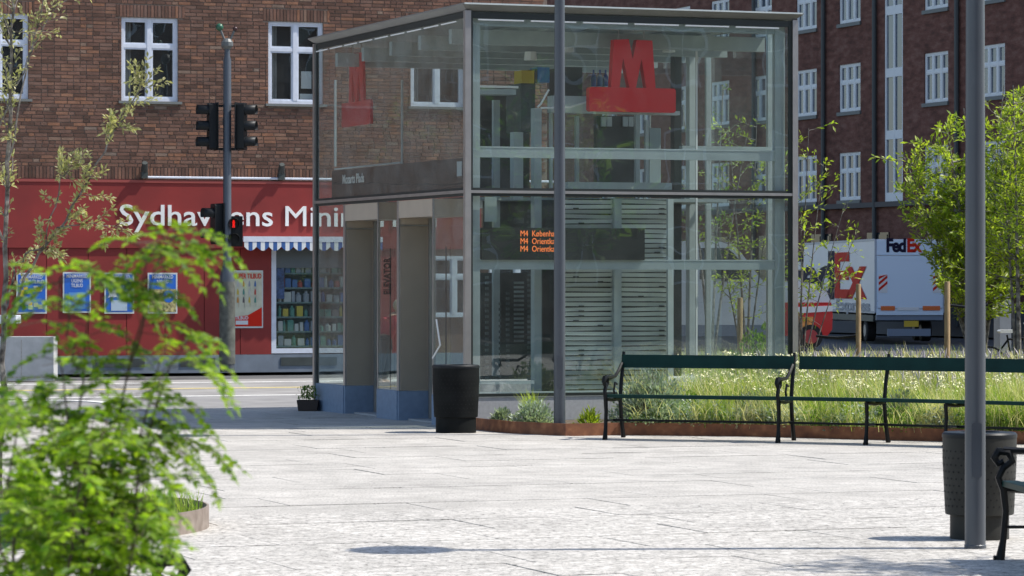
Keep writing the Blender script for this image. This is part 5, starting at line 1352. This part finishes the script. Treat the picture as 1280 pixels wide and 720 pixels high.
# ------------------------------------------------------------ bicycle by the right tree
BD = 52.0
BK = thing('bicycle', 'black bicycle with white saddle leaning behind the right lamp post', 'bicycle', ((1234-640)/F*BD, BD, 0), R(10))
def bt(name, segs, r, m_):
    s = MB()
    for sg_ in segs: s.tube(sg_, r, 6)
    return s.build(name, m_, BK)
for x in (0, 1.02):
    s = MB(); n = 28; pts = [(x+.33*math.cos(2*math.pi*k/n), 0, .34+.33*math.sin(2*math.pi*k/n)) for k in range(n+1)]; s.tube(pts, .016, 6, False); o = s.build('wheel', tyre, BK)
    s = MB()
    for k in range(10): a = math.pi*2*k/10; s.tube([(x, 0, .34), (x+.32*math.cos(a), 0, .34+.32*math.sin(a))], .002, 3, False)
    s.build('spokes', steel, o)
bt('frame', [[(0, 0, .34), (.42, 0, .3)], [(.42, 0, .3), (.32, 0, .85)], [(.34, 0, .78), (.85, 0, .82)], [(.42, 0, .3), (.86, 0, .75)], [(0, 0, .34), (.34, 0, .78)], [(1.02, 0, .34), (.84, 0, .95)]], .016, black_pl)
bt('handlebar', [[(.84, 0, .95), (.82, -.25, 1.02), (.68, -.28, 1.02)], [(.84, 0, .95), (.82, .25, 1.02), (.68, .28, 1.02)]], .014, steel)
s = MB(); s.cbox(.18, .44, -.07, .07, .88, .93, .02); s.build('saddle', white_letter, BK)
# grey utility cabinet further back on the right
q = at(1256, 400, 60); UC = thing('utility_cabinet', 'tall pale grey cabinet between trunks at the right edge', 'cabinet', (q.x, 60, 0), R(10))
MB().cbox(-.09, .12, 0, .35, 0, 1.85, .01).build('body', mat('cabinet_grey', (.30, .31, .32), .6, var=.1, nscale=4), UC); MB().cbox(-.10, .13, -.01, .36, 1.852, 1.90, .01).build('lid', steel, UC)

# ------------------------------------------------------------ building across the square (mirrored in the glass)
OB = thing('apartment_block', 'long brick apartment block across the square, mirrored in the pavilion glass', 'building', uv_pt(85, -18), TH+R(180))
s = MB(); s.box(0, 95, 0, 10, 0, 16); s.build('wall', bricktex, OB)
s = MB(); s.add([(-.4, -.4, 16), (95.4, -.4, 16), (95.4, 10.4, 16), (-.4, 10.4, 16), (-.4, 5, 20), (95.4, 5, 20)], [(0,1,5,4), (2,3,4,5), (0,4,3), (1,2,5), (0,3,2,1)]); s.build('roof', MATS['roof_tile'], OB)
pm_ = MB(); pm_.box(-.55, .55, -.02, .01, 0, 1.5); wme = bpy.data.meshes.new('window'); wme.from_pydata(pm_.v, [], pm_.f); wme.materials.append(win_glass)
fm_ = MB(); fm_.box(-.62, -.55, -.04, .0, 0, 1.5); fm_.box(.55, .62, -.04, .0, 0, 1.5); fm_.box(-.62, .62, -.04, .0, 1.5, 1.57); fm_.box(-.62, .62, -.06, .0, -.08, 0); fm_.box(-.03, .03, -.04, -.021, 0, 1.5); fm_.box(-.55, -.03, -.04, -.021, .95, 1.0); fm_.box(.03, .55, -.04, -.021, .95, 1.0)
fme = bpy.data.meshes.new('window_frame'); fme.from_pydata(fm_.v, [], fm_.f); fme.materials.append(white_frame)
for i in range(28):
    for j in range(5):
        o = link('window', wme, OB, (3+i*3.3, 0, 1.6+j*2.95)); f_ = link('window_frame', fme, o)
for i in range(6):
    u = 4+i*9.5; p = uv_pt(u, -11+2*math.sin(i*2.1))
    tree('street_tree', ['first street tree across the square, mirrored in the glass', 'second street tree across the square, mirrored in the glass', 'third street tree across the square, mirrored in the glass', 'fourth street tree across the square, mirrored in the glass', 'fifth street tree across the square, mirrored in the glass', 'sixth street tree across the square, mirrored in the glass'][i],
         Vector((p.x, p.y, -.05)), [((-1.3, 0, 6.5), .12), ((1.2, .6, 6.8), .12), ((0, -.9, 7.4), .12), ((.2, 1.2, 6.2), .1)], 26, 2.2, leaf_g, bark, .3, .18, .16, 2, None, start_t=.3)
